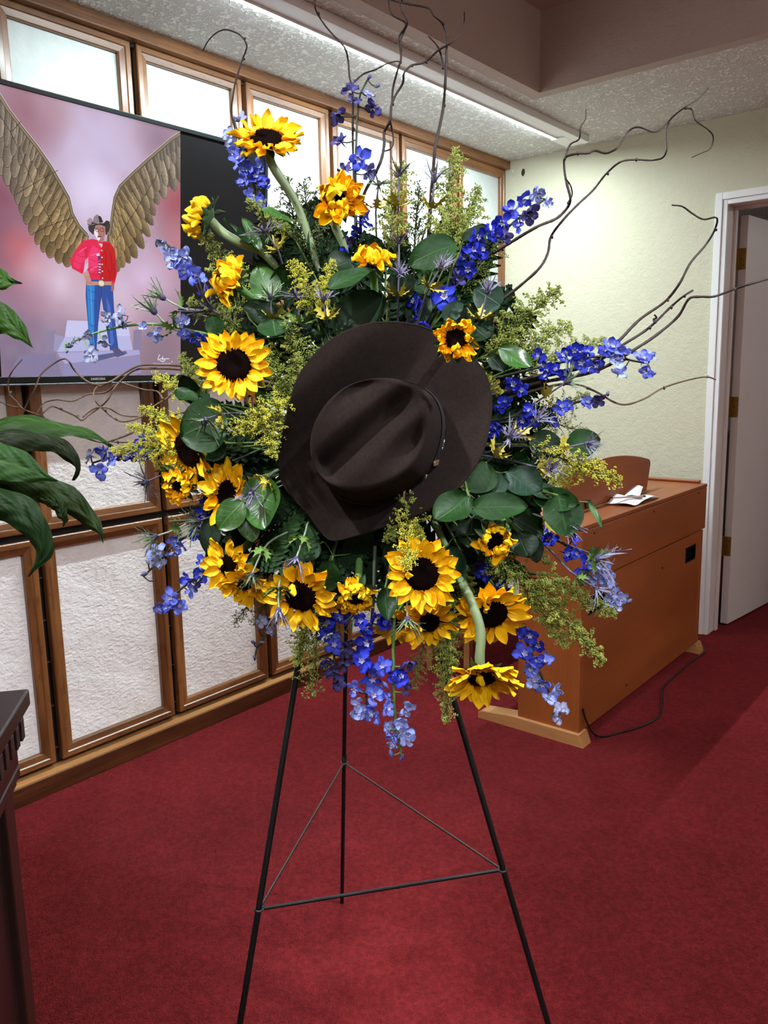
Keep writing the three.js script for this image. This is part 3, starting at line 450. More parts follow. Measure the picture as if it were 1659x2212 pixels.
// ---------------------------------------------------------------- wire easel
const APEX = V(1.064, 1.349, -0.953);
{
  const e = group('wire_easel', V(0, 0, 0)); tag(e, 'thin black three-legged wire easel holding up the flower spray', 'easel');
  const feet = [V(0.645, 0, -0.93), V(1.15, 0, -0.54), V(1.339, 0, -1.278)], node = feet.map((f) => f.clone().lerp(APEX, 0.45 / 1.349));
  feet.forEach((f, k) => mesh('leg', rod(f, APEX.clone().add(V(0, 0, 0).addScaledVector(f.clone().sub(APEX).setY(0), 0.015)), k === 2 ? 0.0047 : 0.0052, 10), M.wire, e));
  mesh('cross_bar', rod(node[0].clone().lerp(node[1], -0.02), node[1].clone().lerp(node[0], -0.02), 0.0031), M.wire, e);
  mesh('cross_bar', rod(node[1], node[2].clone().lerp(node[1], -0.02), 0.0021), M.wireGrey, e);
  mesh('cross_bar', rod(node[0], node[2].clone().lerp(node[0], -0.02), 0.0021), M.wireGrey, e);
  node.forEach((n, k) => mesh('weld_hook', new THREE.TorusGeometry(0.0065, 0.0021, 6, 14).rotateX(Math.PI / 2).translate(n.x, n.y, n.z), M.wireGrey, e));
  mesh('weld_hook', rod(node[2].clone().add(V(-0.006, 0.018, 0.004)), node[2].clone().add(V(-0.003, -0.004, 0.004)), 0.0018), M.wireGrey, e); mesh('weld_hook', rod(node[2].clone().add(V(0.006, 0.020, 0.002)), node[2].clone().add(V(0.004, -0.004, 0.002)), 0.0018), M.wireGrey, e);
}
const HUB = at(815, 955, 1.345);
{
  const f = group('floral_foam_cage', HUB.clone()); tag(f, 'dark green foam cage hidden behind the hat, holding all the stems', 'flower holder');
  f.quaternion.copy(Q);
  mesh('foam', new RoundedBoxGeometry(0.15, 0.20, 0.08, 3, 0.02), std({ color: 0x1b2a18, roughness: 1 }), f);
  for (let k = -1; k <= 1; k++) { mesh('cage_bar', new THREE.TorusGeometry(0.1, 0.003, 6, 20, Math.PI).rotateZ(0).translate(0, k * 0.06 - 0.05, 0.02).scale(0.85, 1, 1), std({ color: 0x24381f, roughness: 0.6 }), f); }
}

// ---------------------------------------------------------------- cowboy hat
{
  const h = group('cowboy_hat', V(0, 0, 0)); tag(h, 'dark brown felt cowboy hat hung in the middle of the flower spray', 'hat');
  const D0 = 1.205, A = [-0.755, 0.656], Bv = [0.656, 0.755];           // crease line and across it, x right and y down
  const CB = [828, 958], ea = 150, eb = 120;                            // foot of the crown
  const rimPts = [[850, 697], [800, 700], [755, 714], [712, 738], [672, 776], [642, 822], [625, 880], [609, 950], [603, 1008], [612, 1045], [640, 1082], [668, 1112], [692, 1146], [708, 1163], [722, 1167], [760, 1159], [820, 1141], [880, 1121], [940, 1092], [985, 1057], [1020, 1015], [1044, 970], [1057, 915], [1061, 868], [1054, 825], [1036, 790], [1012, 766], [985, 742], [945, 720], [900, 703]];
  const rimCurve = new THREE.CatmullRomCurve3(rimPts.map(([x, y]) => V(x, y, 0)), true), N = 160, rim = rimCurve.getPoints(N);
  const lift = (x, y, s) => {                                           // how far the brim stands out from its flat plane, towards the viewer
    const a = ((x - CB[0]) * A[0] + (y - CB[1]) * A[1]) / 230, b = ((x - CB[0]) * Bv[0] + (y - CB[1]) * Bv[1]) / 200;
    const side = b > 0 ? 0.062 * smooth(0.30, 1.0, b) : 0.050 * smooth(0.40, 1.1, -b);
    return side * (1 - 0.35 * clamp(a * a, 0, 1)) - 0.012 * Math.max(0, Math.abs(a) - 0.55) * s;
  };
  const brimAt = (i, s, off = 0) => { const p = rim[Math.round(i * N) % N], th = Math.atan2(p.y - CB[1], p.x - CB[0]), ca = Math.cos(th) * A[0] + Math.sin(th) * A[1], cb = Math.cos(th) * Bv[0] + Math.sin(th) * Bv[1], r = 1 / Math.hypot(ca / (ea - 3), cb / (eb - 3)); const x = lerp(CB[0] + Math.cos(th) * r, p.x, s), y = lerp(CB[1] + Math.sin(th) * r, p.y, s); return at(x, y, D0 - lift(x, y, s) + off); };
  const topG = gridGeo(N, 18, (i, s) => brimAt(i, s)), lowG = gridGeo(N, 18, (i, s) => brimAt(i, s, 0.0032));
  const setUv = (g) => { const p = g.attributes.position, uv = g.attributes.uv, v = V(0, 0, 0); for (let i = 0; i < p.count; i++) { v.fromBufferAttribute(p, i); uv.setXY(i, v.dot(E1) * 4, v.dot(E2) * 4); } return g; };
  mesh('brim', merge([setUv(topG), setUv(lowG)]), M.felt, h);
  { const pts = []; for (let k = 0; k < N; k += 2) pts.push(brimAt(k / N, 1, 0.0016)); const c = new THREE.CatmullRomCurve3(pts, true); mesh('brim_edge', new THREE.TubeGeometry(c, 320, 0.0019, 6, true), M.felt, h); }
  // crown: wall, rounded shoulder and creased top
  const TOPC = [794, 934], Hc = 0.108;
  const crease = (u, v) => {                                            // u along the crease, v across, both -1..1 over the top
    const w = 0.21 + 0.05 * Math.exp(-u * u * 2), gr = 0.030 * Math.exp(-Math.pow(v / w, 2)) * (smooth(-1.05, -0.45, u) * 0.85 + 0.15) * (1 - smooth(0.75, 1.05, u) * 0.75);
    const dr = 0.024 * Math.exp(-Math.pow((u + 0.42) / 0.50, 2) - Math.pow((v - 0.66) / 0.26, 2)), dl = 0.020 * Math.exp(-Math.pow((u + 0.42) / 0.50, 2) - Math.pow((v + 0.70) / 0.26, 2));
    return gr + dr + dl + 0.010 * Math.pow(Math.max(0, u), 2) + 0.006 * Math.pow(Math.max(0, -u), 2);
  };
  const crownAt = (i, t) => {                                           // t: 0 foot of the wall, 0.5 shoulder, 1 middle of the top
    const th = i * Math.PI * 2, ct = Math.cos(th), st = Math.sin(th);
    let k, hh;
    if (t < 0.45) { const q = t / 0.45; k = lerp(1, 0.93, q); hh = Hc * 0.80 * Math.pow(q, 0.85); } else { const q = (t - 0.45) / 0.55, a = q < 0.4 ? q / 0.4 : 1; k = q < 0.4 ? lerp(0.93, 0.80, 1 - Math.cos(a * 1.5708)) : lerp(0.80, 0, (q - 0.4) / 0.6); hh = Hc * lerp(0.80, 0.955, Math.sin(a * 1.5708)) + (q < 0.4 ? 0 : Hc * 0.045 * Math.sin((q - 0.4) / 0.6 * 1.5708)); }
    const f = clamp(hh / Hc, 0, 1), cx = lerp(CB[0], TOPC[0], f), cy = lerp(CB[1], TOPC[1], f), sa = lerp(ea, 152, f), sb = lerp(eb, 124, f);
    const narrow = 1 - 0.10 * smooth(0.1, 1, -ct);                       // the pinched end
    const u = ct * k, v = st * k * narrow, px = cx + u * sa * A[0] + v * sb * Bv[0], py = cy + u * sa * A[1] + v * sb * Bv[1];
    const inner = smooth(0.99, 0.80, k) ;
    return at(px, py, D0 - 0.004 - hh + crease(u, v) * inner);
  };
  const cg = gridGeo(144, 56, (i, t) => crownAt(i, t)); setUv(cg);
  { const n = cg.attributes.normal; for (let j = 0; j <= 56; j++) { const a = j, b = 144 * 57 + j, v = V(n.getX(a) + n.getX(b), n.getY(a) + n.getY(b), n.getZ(a) + n.getZ(b)).normalize(); n.setXYZ(a, v.x, v.y, v.z); n.setXYZ(b, v.x, v.y, v.z); } }
  mesh('crown', cg, M.felt, h);
  const wall = (i, q, o) => { const p = crownAt(i, q * 0.45), c = crownAt(i + 0.5, q * 0.45); return p.addScaledVector(p.clone().sub(c).normalize(), o); };
  const band = mesh('hat_band', gridGeo(120, 3, (i, q) => wall(i, 0.04 + 0.17 * q, 0.0016)), M.band, h);
  const metal = std({ color: 0xcfae86, roughness: 0.3, metalness: 0.9 });
  const angleOf = (x, y) => { let best = 0, bd = 1e9; for (let k = 0; k < 360; k++) { const p = wall(k / 360, 0.12, 0.003).sub(camera.position).applyQuaternion(Q.clone().invert()), sx = CX - FOCAL * p.x / p.z, sy = CY + FOCAL * p.y / p.z, d = Math.hypot(sx - x, sy - y); if (d < bd) { bd = d; best = k / 360; } } return best; };
  const piece = (name, x, y, geo, roll) => { const i = angleOf(x, y), p = wall(i, 0.12, 0.0045), q = wall(i + 0.01, 0.12, 0.0045), m = mesh(name, geo, metal, band), tx = q.clone().sub(p).normalize(), c = wall(i + 0.5, 0.12, 0), ny = p.clone().sub(c).normalize(), b = V(0, 0, 0).crossVectors(tx, ny).normalize(), nz = V(0, 0, 0).crossVectors(b, tx).normalize(); m.matrixAutoUpdate = true; m.quaternion.setFromRotationMatrix(new THREE.Matrix4().makeBasis(tx, b, nz)); m.position.copy(p); return m; };
  piece('buckle', 870, 1043, merge([new THREE.TorusGeometry(0.012, 0.0022, 6, 4).rotateZ(Math.PI / 4).scale(1.3, 1, 1), new THREE.CylinderGeometry(0.0014, 0.0014, 0.026, 6).rotateZ(Math.PI / 2)]), 0);
  piece('keeper_loop', 902, 1020, new RoundedBoxGeometry(0.007, 0.017, 0.006, 2, 0.0015), 0);
  piece('tip_plate', 927, 992, new RoundedBoxGeometry(0.022, 0.008, 0.004, 2, 0.0015), 0);
}

// ---------------------------------------------------------------- leafy house plant on the stand
{
  const veinT = tex(256, 512, (u, v) => { const m = Math.abs(v - 0.5) * 2, rib = Math.exp(-Math.pow(m * 14, 2)), side = Math.pow(0.5 + 0.5 * Math.sin((u * 16 - m * 5) * 6.2832), 3), c = mix3([44, 70, 34], [70, 100, 50], 0.5 + 0.5 * (fbm(u, v, 4, 6, 2, 3) - 0.5) + 0.10 * side); return mix3(c, [104, 126, 76], rib * 0.6); });
  const veinB = tex(256, 512, (u, v) => { const m = Math.abs(v - 0.5) * 2; return clamp(0.5 + 0.4 * Math.sin((u * 12 - m * 4) * 6.2832) * (1 - m * 0.4) - 0.4 * Math.exp(-Math.pow(m * 12, 2)), 0, 1); }, false);
  const LM = phy({ map: veinT, roughness: 0.55, bumpMap: veinB, bumpScale: 0.0003, side: DS, specularIntensity: 0.35 });
  const g = group('potted_peace_lily', V(0, 0, 0)); tag(g, 'green house plant with long drooping pleated leaves in front of the television', 'plant');
  const pot = STAND.localToWorld(V(-0.27, 0.829, 0.23)); STAND.updateMatrixWorld(true); pot.copy(STAND.localToWorld(V(-0.27, 0.829, 0.23)));
  const crown = pot.clone().add(V(0, 0.2, 0));
  mesh('pot', new THREE.LatheGeometry([[0.001, 0], [0.075, 0], [0.08, 0.01], [0.1, 0.16], [0.108, 0.165], [0.108, 0.185], [0.098, 0.186], [0.092, 0.16], [0.001, 0.158]].map((p) => new THREE.Vector2(...p)), 28).translate(pot.x, pot.y, pot.z), std({ color: 0x2c2a28, roughness: 0.5, side: DS }), g);
  // rib of each leaf through the room, half width, and how the blade tilts
  const leaves = [
    { r: [[-150, 960, 1.22], [-40, 922, 1.24], [60, 906, 1.25], [140, 922, 1.26], [200, 940, 1.27], [246, 964, 1.28]], w: 0.025, c: 0xa8c078, tilt: 0.95, drop: 0.9 },
    { r: [[-170, 985, 1.18], [-40, 950, 1.20], [50, 938, 1.21], [120, 955, 1.23], [156, 986, 1.24], [166, 1012, 1.245], [156, 1038, 1.25]], w: 0.022, c: 0x75694e, tilt: 0.7, drop: 1.1 },
    { r: [[-170, 990, 1.10], [-60, 985, 1.10], [10, 998, 1.10], [70, 1018, 1.11], [124, 1040, 1.13]], w: 0.030, c: 0xb4d0b4, tilt: 0.35, drop: 0.4 },
    { r: [[-60, 1030, 1.14], [25, 1032, 1.14], [90, 1048, 1.15], [150, 1080, 1.16], [192, 1120, 1.17], [214, 1145, 1.17], [224, 1172, 1.175]], w: 0.022, c: 0x8a8a60, tilt: 0.4, drop: 1.0 },
    { r: [[-130, 1080, 1.06], [-30, 1082, 1.06], [35, 1100, 1.06], [72, 1140, 1.06], [89, 1185, 1.065], [84, 1215, 1.07], [64, 1246, 1.07]], w: 0.022, c: 0x78907c, tilt: 0.2, drop: 0.8 },
    { r: [[-150, 560, 1.2], [-60, 585, 1.2], [-10, 600, 1.2], [18, 611, 1.2], [48, 612, 1.2]], w: 0.024, c: 0xb8d46a, tilt: 0.2, drop: 0.3 },
    { r: [[-170, 640, 1.2], [-80, 655, 1.2], [-20, 678, 1.2], [22, 700, 1.2], [48, 724, 1.2], [71, 752, 1.2]], w: 0.026, c: 0xa8c44e, tilt: 0.15, drop: 0.4 },
    { r: [[-120, 1010, 1.16], [-40, 1030, 1.17], [0, 1048, 1.17], [14, 1066, 1.175], [18, 1086, 1.18]], w: 0.018, c: 0x9ab070, tilt: 0.3, drop: 0.5 },
    { r: [[150 - 60, 1075, 1.155], [122, 1088, 1.15], [132, 1106, 1.15], [138, 1120, 1.15], [136, 1138, 1.15]], w: 0.010, c: 0x8a8a60, tilt: 0.3, drop: 0.3 },
  ];
  leaves.forEach((L, n) => {
    const c = new THREE.CatmullRomCurve3(L.r.map((p) => at(...p)), false, 'centripetal'), nrm = dirv(0, Math.sin(L.tilt), Math.cos(L.tilt));
    const geo = gridGeo(40, 12, (u, v) => {
      const p = c.getPointAt(u), t = c.getTangentAt(u), s = V(0, 0, 0).crossVectors(nrm, t).normalize(), nn = V(0, 0, 0).crossVectors(t, s).normalize();
      const tipw = Math.pow(Math.sin(Math.PI * Math.pow(clamp(u * 0.97 + 0.03, 0, 1), 0.8)), 0.75) * (u > 0.85 ? lerp(1, 0.3, (u - 0.85) / 0.15) : 1), m = v * 2 - 1;
      const wav = 0.004 * Math.sin(u * 17 + n) * Math.abs(m) + 0.0016 * Math.sin(u * 40 + Math.abs(m) * 9);
      return p.addScaledVector(s, m * L.w * tipw * (1 + 0.05 * Math.sin(u * 23 + n * 2))).addScaledVector(nn, wav - 0.012 * L.drop * m * m * tipw + 0.006 * Math.abs(m) * (1 - Math.abs(m)));
    });
    const lm = LM.clone(); lm.color.set(L.c); mesh('leaf', geo, lm, g);
    if (n < 8) { const p0 = at(...L.r[0]); mesh('leaf_stalk', tube([p0, p0.clone().lerp(crown, 0.5).add(V(0, 0.05, 0)), crown.clone().add(V(rr(-0.02, 0.02), -0.03, rr(-0.02, 0.02)))], 0.003, 0.005, 14, 6), std({ color: 0x3c6a26, roughness: 0.5 }), g); }
  });
}
// ---------------------------------------------------------------- flowers: shared pieces
seed = 991;
const C3 = (h) => new THREE.Color(h);
const mixC = (a, b, t) => a.clone().lerp(b, t);
const leafMat = (c, r = 0.38) => phy({ map: salalT, color: c, roughness: r, specularIntensity: r < 0.4 ? 1 : 0.4, clearcoat: r < 0.4 ? 0.4 : 0, clearcoatRoughness: 0.25, bumpMap: salalB, bumpScale: 0.0007, side: DS });
// u runs from base to tip, v across
const veinAt = (u, v) => { const m = Math.abs(v - 0.5) * 2, mid = Math.exp(-Math.pow(m * 26, 2)), s = Math.abs(((u * 6.5 - m * 1.6) % 1 + 1) % 1 - 0.5), side = Math.exp(-Math.pow(s * 26, 2)) * (1 - m * 0.6); return Math.max(mid, side * 0.5); };
const salalT = tex(256, 256, (u, v) => { const k = 0.8 + 0.4 * fbm(u, v, 6, 6, 2, 3), w = veinAt(u, v); return mix3([160 * k, 176 * k, 146 * k], [255, 255, 225], w * 0.75); });
const salalB = tex(256, 256, (u, v) => clamp(0.6 - 0.5 * veinAt(u, v) + 0.3 * (fbm(u, v, 12, 12, 1, 2) - 0.5), 0, 1), false);
const petalT = tex(32, 128, (u, v) => { const k = 0.93 + 0.10 * fbm(u, v, 2, 14, 2, 2) + 0.03 * Math.sin(v * 44); return [255 * k, 255 * k, 255 * k]; });
const F = {
  petal: phy({ vertexColors: true, map: petalT, roughness: 0.55, side: DS, sheen: 0.2, sheenColor: new THREE.Color(0.9, 0.6, 0.1), specularIntensity: 0.4 }),
  disc: phy({ color: 0x0d0504, roughness: 1, specularIntensity: 0.1 }), discRim: phy({ color: 0x260d05, roughness: 1, specularIntensity: 0.15 }),
  sepal: std({ color: 0x2c4420, roughness: 0.7, side: DS }), stemThick: std({ color: 0x73835a, roughness: 0.55 }), stemPale: std({ color: 0x5f8a45, roughness: 0.5 }), stemDark: std({ color: 0x2a3320, roughness: 0.6 }),
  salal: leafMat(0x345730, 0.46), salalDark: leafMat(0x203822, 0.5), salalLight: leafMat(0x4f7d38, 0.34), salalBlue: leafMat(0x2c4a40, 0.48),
  fern: phy({ color: 0x243f1c, roughness: 0.6, side: DS, specularIntensity: 0.25 }), fernDark: phy({ color: 0x172814, roughness: 0.65, side: DS, specularIntensity: 0.15 }),
  bud: std({ color: 0x8a923c, roughness: 0.7 }), budYellow: std({ color: 0xbdb83c, roughness: 0.7 }), budDark: std({ color: 0x5f6a36, roughness: 0.75 }), budStem: std({ color: 0x4f6428, roughness: 0.7 }), budStemDark: std({ color: 0x2c3420, roughness: 0.7 }),
  spine: std({ color: 0x85829a, roughness: 0.6, side: DS }), spineGreen: std({ color: 0x6f8062, roughness: 0.6, side: DS }), spineDark: std({ color: 0x5a5460, roughness: 0.65, side: DS }), coneViolet: std({ color: 0x3f3a5e, roughness: 0.8 }),
  bractYellow: std({ color: 0xb5a53c, roughness: 0.6, side: DS }), bractGreen: std({ color: 0x5d7b35, roughness: 0.6, side: DS }), thistleStem: std({ color: 0x5a5468, roughness: 0.55 }), thistleStemPale: std({ color: 0x93a38e, roughness: 0.55 }),
  bark: std({ color: 0x2b1c18, roughness: 0.7 }), barkPale: std({ color: 0x5d4938, roughness: 0.7 }),
  bee: std({ color: 0xb9b8d8, roughness: 0.7 }), beeDark: std({ color: 0x3b3a5a, roughness: 0.7 }),
};
const BLUES = [[0x1c2094, 0x3340cc], [0x2e36a2, 0x4c59d6], [0x4a55b4, 0x7482e0], [0x7480c0, 0xa2aee6], [0x6c7092, 0x9ea4c0], [0x302a62, 0x565092]];
F.blue = BLUES.map(() => phy({ vertexColors: true, roughness: 0.6, side: DS, transmission: 0.12, thickness: 0, specularIntensity: 0.3 }));

// blade along +y with its face to +z: outline w(t), cup across, curl along
function blade({ L = 1, W = 0.3, peak = 0.45, sharp = 1, cup = 0.1, curl = 0, twist = 0, wave = 0, ph = 0, nu = 9, nv = 4, c0, c1, c2 }) {
  return gridGeo(nu, nv, (u, v) => {
    const m = v * 2 - 1, w = W * Math.pow(Math.sin(Math.PI * Math.pow(clamp(0.02 + u * 0.98, 0, 1), Math.log(0.5) / Math.log(peak))), sharp), a = curl * u, y = Math.abs(curl) < 0.01 ? L * u : L * Math.sin(a) / curl, z0 = Math.abs(curl) < 0.01 ? 0 : L * (1 - Math.cos(a)) / curl;
    const x = m * w, zz = cup * W * (m * m) + wave * W * Math.sin(u * 9 + ph) * Math.abs(m), tw = twist * u;
    return V(x * Math.cos(tw) - zz * Math.sin(tw), y - zz * Math.sin(a) * 0.6, z0 + zz * Math.cos(tw) + x * Math.sin(tw));
  }, c0 ? (u, v) => mixC(mixC(c0, c1, smooth(0, 0.35, u)), c2 ?? c1, smooth(0.55, 1, u) * 0.8 + 0.25 * Math.pow(Math.abs(v * 2 - 1), 2)) : null);
}
// ---------------------------------------------------------------- sunflowers
const PY0 = C3(0xeda60a), PY1 = C3(0xfcc008), PY2 = C3(0xffd01c);
const petalVar = [], petalCurly = [];
for (let k = 0; k < 8; k++) petalVar.push(blade({ L: 1, W: rr(0.23, 0.31), peak: rr(0.42, 0.55), sharp: 0.8, cup: rr(0.25, 0.6), curl: rr(-0.7, 0.6), twist: rr(-0.5, 0.5), wave: rr(0.1, 0.3), ph: k * 1.7, nu: 10, nv: 6, c0: PY0, c1: PY1, c2: PY2 }));
for (let k = 0; k < 8; k++) petalCurly.push(blade({ L: 1, W: rr(0.24, 0.32), peak: rr(0.45, 0.6), sharp: 0.7, cup: rr(0.5, 1.0), curl: rr(0.6, 1.9) * (k % 4 === 3 ? -0.7 : 1), twist: rr(-0.9, 0.9), wave: rr(0.2, 0.45), ph: k * 2.3, nu: 10, nv: 6, c0: PY0, c1: PY1, c2: PY2 }));
const sepalVar = [0, 1, 2].map((k) => blade({ L: 1, W: 0.24, peak: 0.35, sharp: 1.1, cup: 0.3, curl: -0.6 + 0.5 * k, twist: rr(-0.3, 0.3) }));
const discGeo = new THREE.LatheGeometry([[0.001, 0.20], [0.25, 0.20], [0.42, 0.24], [0.7, 0.26], [0.92, 0.16], [1.0, 0.02], [0.98, -0.12], [0.5, -0.3], [0.001, -0.32]].map((p) => new THREE.Vector2(...p)), 28).rotateX(Math.PI / 2);
const floretGeo = merge(Array.from({ length: 230 }, (_, k) => { const r = 0.34 + 0.66 * Math.sqrt(k / 230), a = k * 2.39996, h = r > 0.85 ? 0.2 : 0.12; return new THREE.ConeGeometry(0.032, h, 4).rotateX(Math.PI / 2).translate(Math.cos(a) * r * 0.98, Math.sin(a) * r * 0.98, 0.25 - 0.18 * Math.pow(r, 6) + h * 0.3); }));
const backGeo = new THREE.LatheGeometry([[0.001, -0.5], [0.28, -0.48], [0.7, -0.3], [1.02, -0.06], [1.0, 0.0]].map((p) => new THREE.Vector2(...p)), 20).rotateX(Math.PI / 2);
function sunflower({ x, y, d, n, disc, len, kind = 'open', count = 22, stem, thick = 0.006, label, gap = null, lift = null }) {
  const o = group('sunflower', at(x, y, d)); tag(o, label, 'flower', 'sunflowers in the spray');
  const k = d / FOCAL, R = disc * k, Lp = len * k, N = dirv(...n);
  const q = new THREE.Quaternion().setFromUnitVectors(UPZ, N); q.multiply(new THREE.Quaternion().setFromAxisAngle(UPZ, rr(0, 6)));
  const inv = q.clone().invert(), put = (m, s) => { m.quaternion.copy(q); m.scale.setScalar(s); return m; };
  const dm = put(mesh('disc', discGeo, F.disc, o), R); stuff(put(mesh('disc_florets', floretGeo, F.discRim, o), R));
  put(mesh('receptacle', backGeo, F.sepal, o), R * 1.05);
  const set = kind === 'open' ? petalVar : petalCurly; count = Math.round(count * 0.66) * 2;
  for (let layer = 0; layer < 2; layer++) for (let i = 0; i < count / 2; i++) {
    const a = (i + layer * 0.5) / (count / 2) * Math.PI * 2 + rr(-0.12, 0.12); if (gap && gap(a, layer)) continue;
    const el = (kind === 'ball' ? rr(0.15, 1.0) : kind === 'curly' ? rr(0.2, 0.9) : rr(-0.28, 0.34)) + (lift ?? 0) + (layer ? -0.12 : 0.12);
    const m = mesh('petal', set[Math.floor(rnd() * 8)], F.petal, o), out = V(Math.cos(a), Math.sin(a), 0), yv = out.clone().multiplyScalar(Math.cos(el)).addScaledVector(UPZ, Math.sin(el)), zv = UPZ.clone().multiplyScalar(Math.cos(el)).addScaledVector(out, -Math.sin(el)), xv = V(0, 0, 0).crossVectors(yv, zv);
    const roll = new THREE.Quaternion().setFromAxisAngle(UPY, rr(-0.35, 0.35));
    m.quaternion.copy(q).multiply(new THREE.Quaternion().setFromRotationMatrix(new THREE.Matrix4().makeBasis(xv, yv, zv))).multiply(roll);
    m.position.copy(out.multiplyScalar(R * 0.93).addScaledVector(UPZ, R * (layer ? -0.06 : 0.03)).applyQuaternion(q));
    m.scale.setScalar(Lp * rr(0.82, 1.2));
  }
  for (let i = 0; i < (kind === 'ball' ? 8 : kind === 'curly' ? 2 : 1); i++) {                // inner petals folded forward over the disc
    const a = rr(0, 6.28), el = rr(0.9, 1.5), m = mesh('petal', petalCurly[Math.floor(rnd() * 8)], F.petal, o), out = V(Math.cos(a), Math.sin(a), 0), yv = out.clone().multiplyScalar(Math.cos(el)).addScaledVector(UPZ, Math.sin(el)), zv = UPZ.clone().multiplyScalar(Math.cos(el)).addScaledVector(out, -Math.sin(el)), xv = V(0, 0, 0).crossVectors(yv, zv);
    m.quaternion.copy(q).multiply(new THREE.Quaternion().setFromRotationMatrix(new THREE.Matrix4().makeBasis(xv, yv, zv))); m.position.copy(out.multiplyScalar(R * 0.9).addScaledVector(UPZ, R * 0.05).applyQuaternion(q)); m.scale.setScalar(Lp * rr(0.55, 0.75));
  }
  for (let i = 0; i < 12; i++) {
    const a = i / 12 * Math.PI * 2 + rr(-0.1, 0.1), el = rr(-0.5, 0.3), m = mesh('sepal', sepalVar[i % 3], F.sepal, o), out = V(Math.cos(a), Math.sin(a), 0), yv = out.clone().multiplyScalar(Math.cos(el)).addScaledVector(UPZ, Math.sin(el)), zv = UPZ.clone().multiplyScalar(Math.cos(el)).addScaledVector(out, -Math.sin(el)), xv = V(0, 0, 0).crossVectors(yv, zv);
    m.quaternion.copy(q).multiply(new THREE.Quaternion().setFromRotationMatrix(new THREE.Matrix4().makeBasis(xv, yv, zv)));
    m.position.copy(out.multiplyScalar(R * 0.8).addScaledVector(UPZ, -R * 0.28).applyQuaternion(q)); m.scale.setScalar(Math.max(0.022, Lp * 0.55));
  }
  const pts = [N.clone().multiplyScalar(-R * 0.25)];
  if (stem) for (const p of stem) pts.push(at(...p).sub(o.position)); else { pts.push(N.clone().multiplyScalar(-0.05), HUB.clone().sub(o.position).multiplyScalar(0.6).add(V(rr(-0.02, 0.02), rr(-0.02, 0.02), 0))); }
  mesh('stem', tube(pts, thick * 1.15, thick * 0.85, 28, 9, 0.08), thick > 0.0061 ? F.stemThick : F.stemPale, o);
  return o;
}
const H3 = (x, y, d) => [x, y, d];
sunflower({ x: 575, y: 301, d: 1.30, n: [0.05, 0.60, 0.80], disc: 35, len: 46, count: 26, stem: [H3(585, 350, 1.31), H3(640, 440, 1.33), H3(690, 590, 1.35), H3(730, 720, 1.36)], thick: 0.0066, label: 'tall open sunflower tilted skyward at the top of the spray beside the television corner' });
sunflower({ x: 733, y: 436, d: 1.28, n: [0.05, -0.05, 1], disc: 22, len: 40, kind: 'curly', count: 30, stem: [H3(722, 480, 1.31), H3(745, 540, 1.33), H3(750, 640, 1.35)], thick: 0.0062, label: 'ruffled sunflower with a small dark centre on a bent stem in the upper middle' });
sunflower({ x: 446, y: 472, d: 1.30, n: [-0.93, 0.32, 0.05], disc: 30, len: 38, kind: 'ball', count: 26, stem: [H3(478, 500, 1.30), H3(520, 525, 1.30), H3(560, 540, 1.31), H3(615, 600, 1.33), H3(680, 700, 1.35)], thick: 0.0068, label: 'sunflower seen from the side, turned toward the television, on a thick curved stem' });
sunflower({ x: 500, y: 612, d: 1.25, n: [-0.62, 0.30, 0.6], disc: 22, len: 40, kind: 'ball', count: 30, stem: [H3(540, 640, 1.28), H3(620, 700, 1.33)], label: 'ruffled yellow sunflower with hidden centre just below the side-facing one' });
sunflower({ x: 803, y: 568, d: 1.25, n: [0.05, 0.72, 0.55], disc: 18, len: 36, kind: 'ball', count: 20, stem: [H3(808, 612, 1.28), H3(815, 700, 1.33)], label: 'small half-open sunflower facing up above the top leaf over the hat' });
sunflower({ x: 505, y: 789, d: 1.17, n: [0.22, 0.05, 0.97], disc: 37, len: 46, count: 26, stem: [H3(525, 830, 1.22), H3(620, 880, 1.32)], label: 'large wide-open sunflower left of the hat with a broad dark disc' });
sunflower({ x: 984, y: 734, d: 1.10, n: [-0.05, 0.10, 0.98], disc: 25, len: 30, kind: 'curly', count: 24, lift: -0.35, stem: [H3(1000, 720, 1.17), H3(960, 720, 1.3)], label: 'small sunflower with a ring of shrivelled petals overlapping the top edge of the hat brim' });
sunflower({ x: 408, y: 972, d: 1.24, n: [-0.55, -0.35, 0.62], disc: 40, len: 46, count: 24, stem: [H3(440, 950, 1.29), H3(560, 940, 1.33)], label: 'sunflower half covered by a broad leaf at the far left of the spray' });
sunflower({ x: 388, y: 1047, d: 1.25, n: [-0.12, -0.25, 0.96], disc: 19, len: 27, kind: 'curly', count: 28, stem: [H3(420, 1030, 1.29), H3(560, 980, 1.33)], label: 'small ragged sunflower with a tiny dark centre below the leaf-covered one' });
sunflower({ x: 492, y: 1066, d: 1.22, n: [-0.55, 0.08, 0.75], disc: 30, len: 46, count: 22, stem: [H3(540, 1050, 1.28), H3(640, 1000, 1.33)], label: 'deep gold sunflower behind two glossy leaves at lower left of the hat' });
sunflower({ x: 494, y: 1222, d: 1.22, n: [-0.35, -0.2, 0.85], disc: 24, len: 42, count: 18, stem: [H3(520, 1190, 1.27), H3(640, 1080, 1.33)], label: 'drooping sunflower with long pale-tipped petals near the lower left edge' });
sunflower({ x: 528, y: 1262, d: 1.21, n: [-0.05, -0.6, 0.6], disc: 18, len: 42, count: 16, stem: [H3(535, 1230, 1.24), H3(640, 1100, 1.33)], label: 'nodding sunflower showing only lower petals, right under the drooping one' });
sunflower({ x: 650, y: 1287, d: 1.18, n: [-0.22, -0.30, 0.9], disc: 36, len: 48, count: 24, stem: [H3(660, 1250, 1.24), H3(720, 1080, 1.33)], label: 'large sunflower tilted downward at the lower left with one petal folded over its disc' });
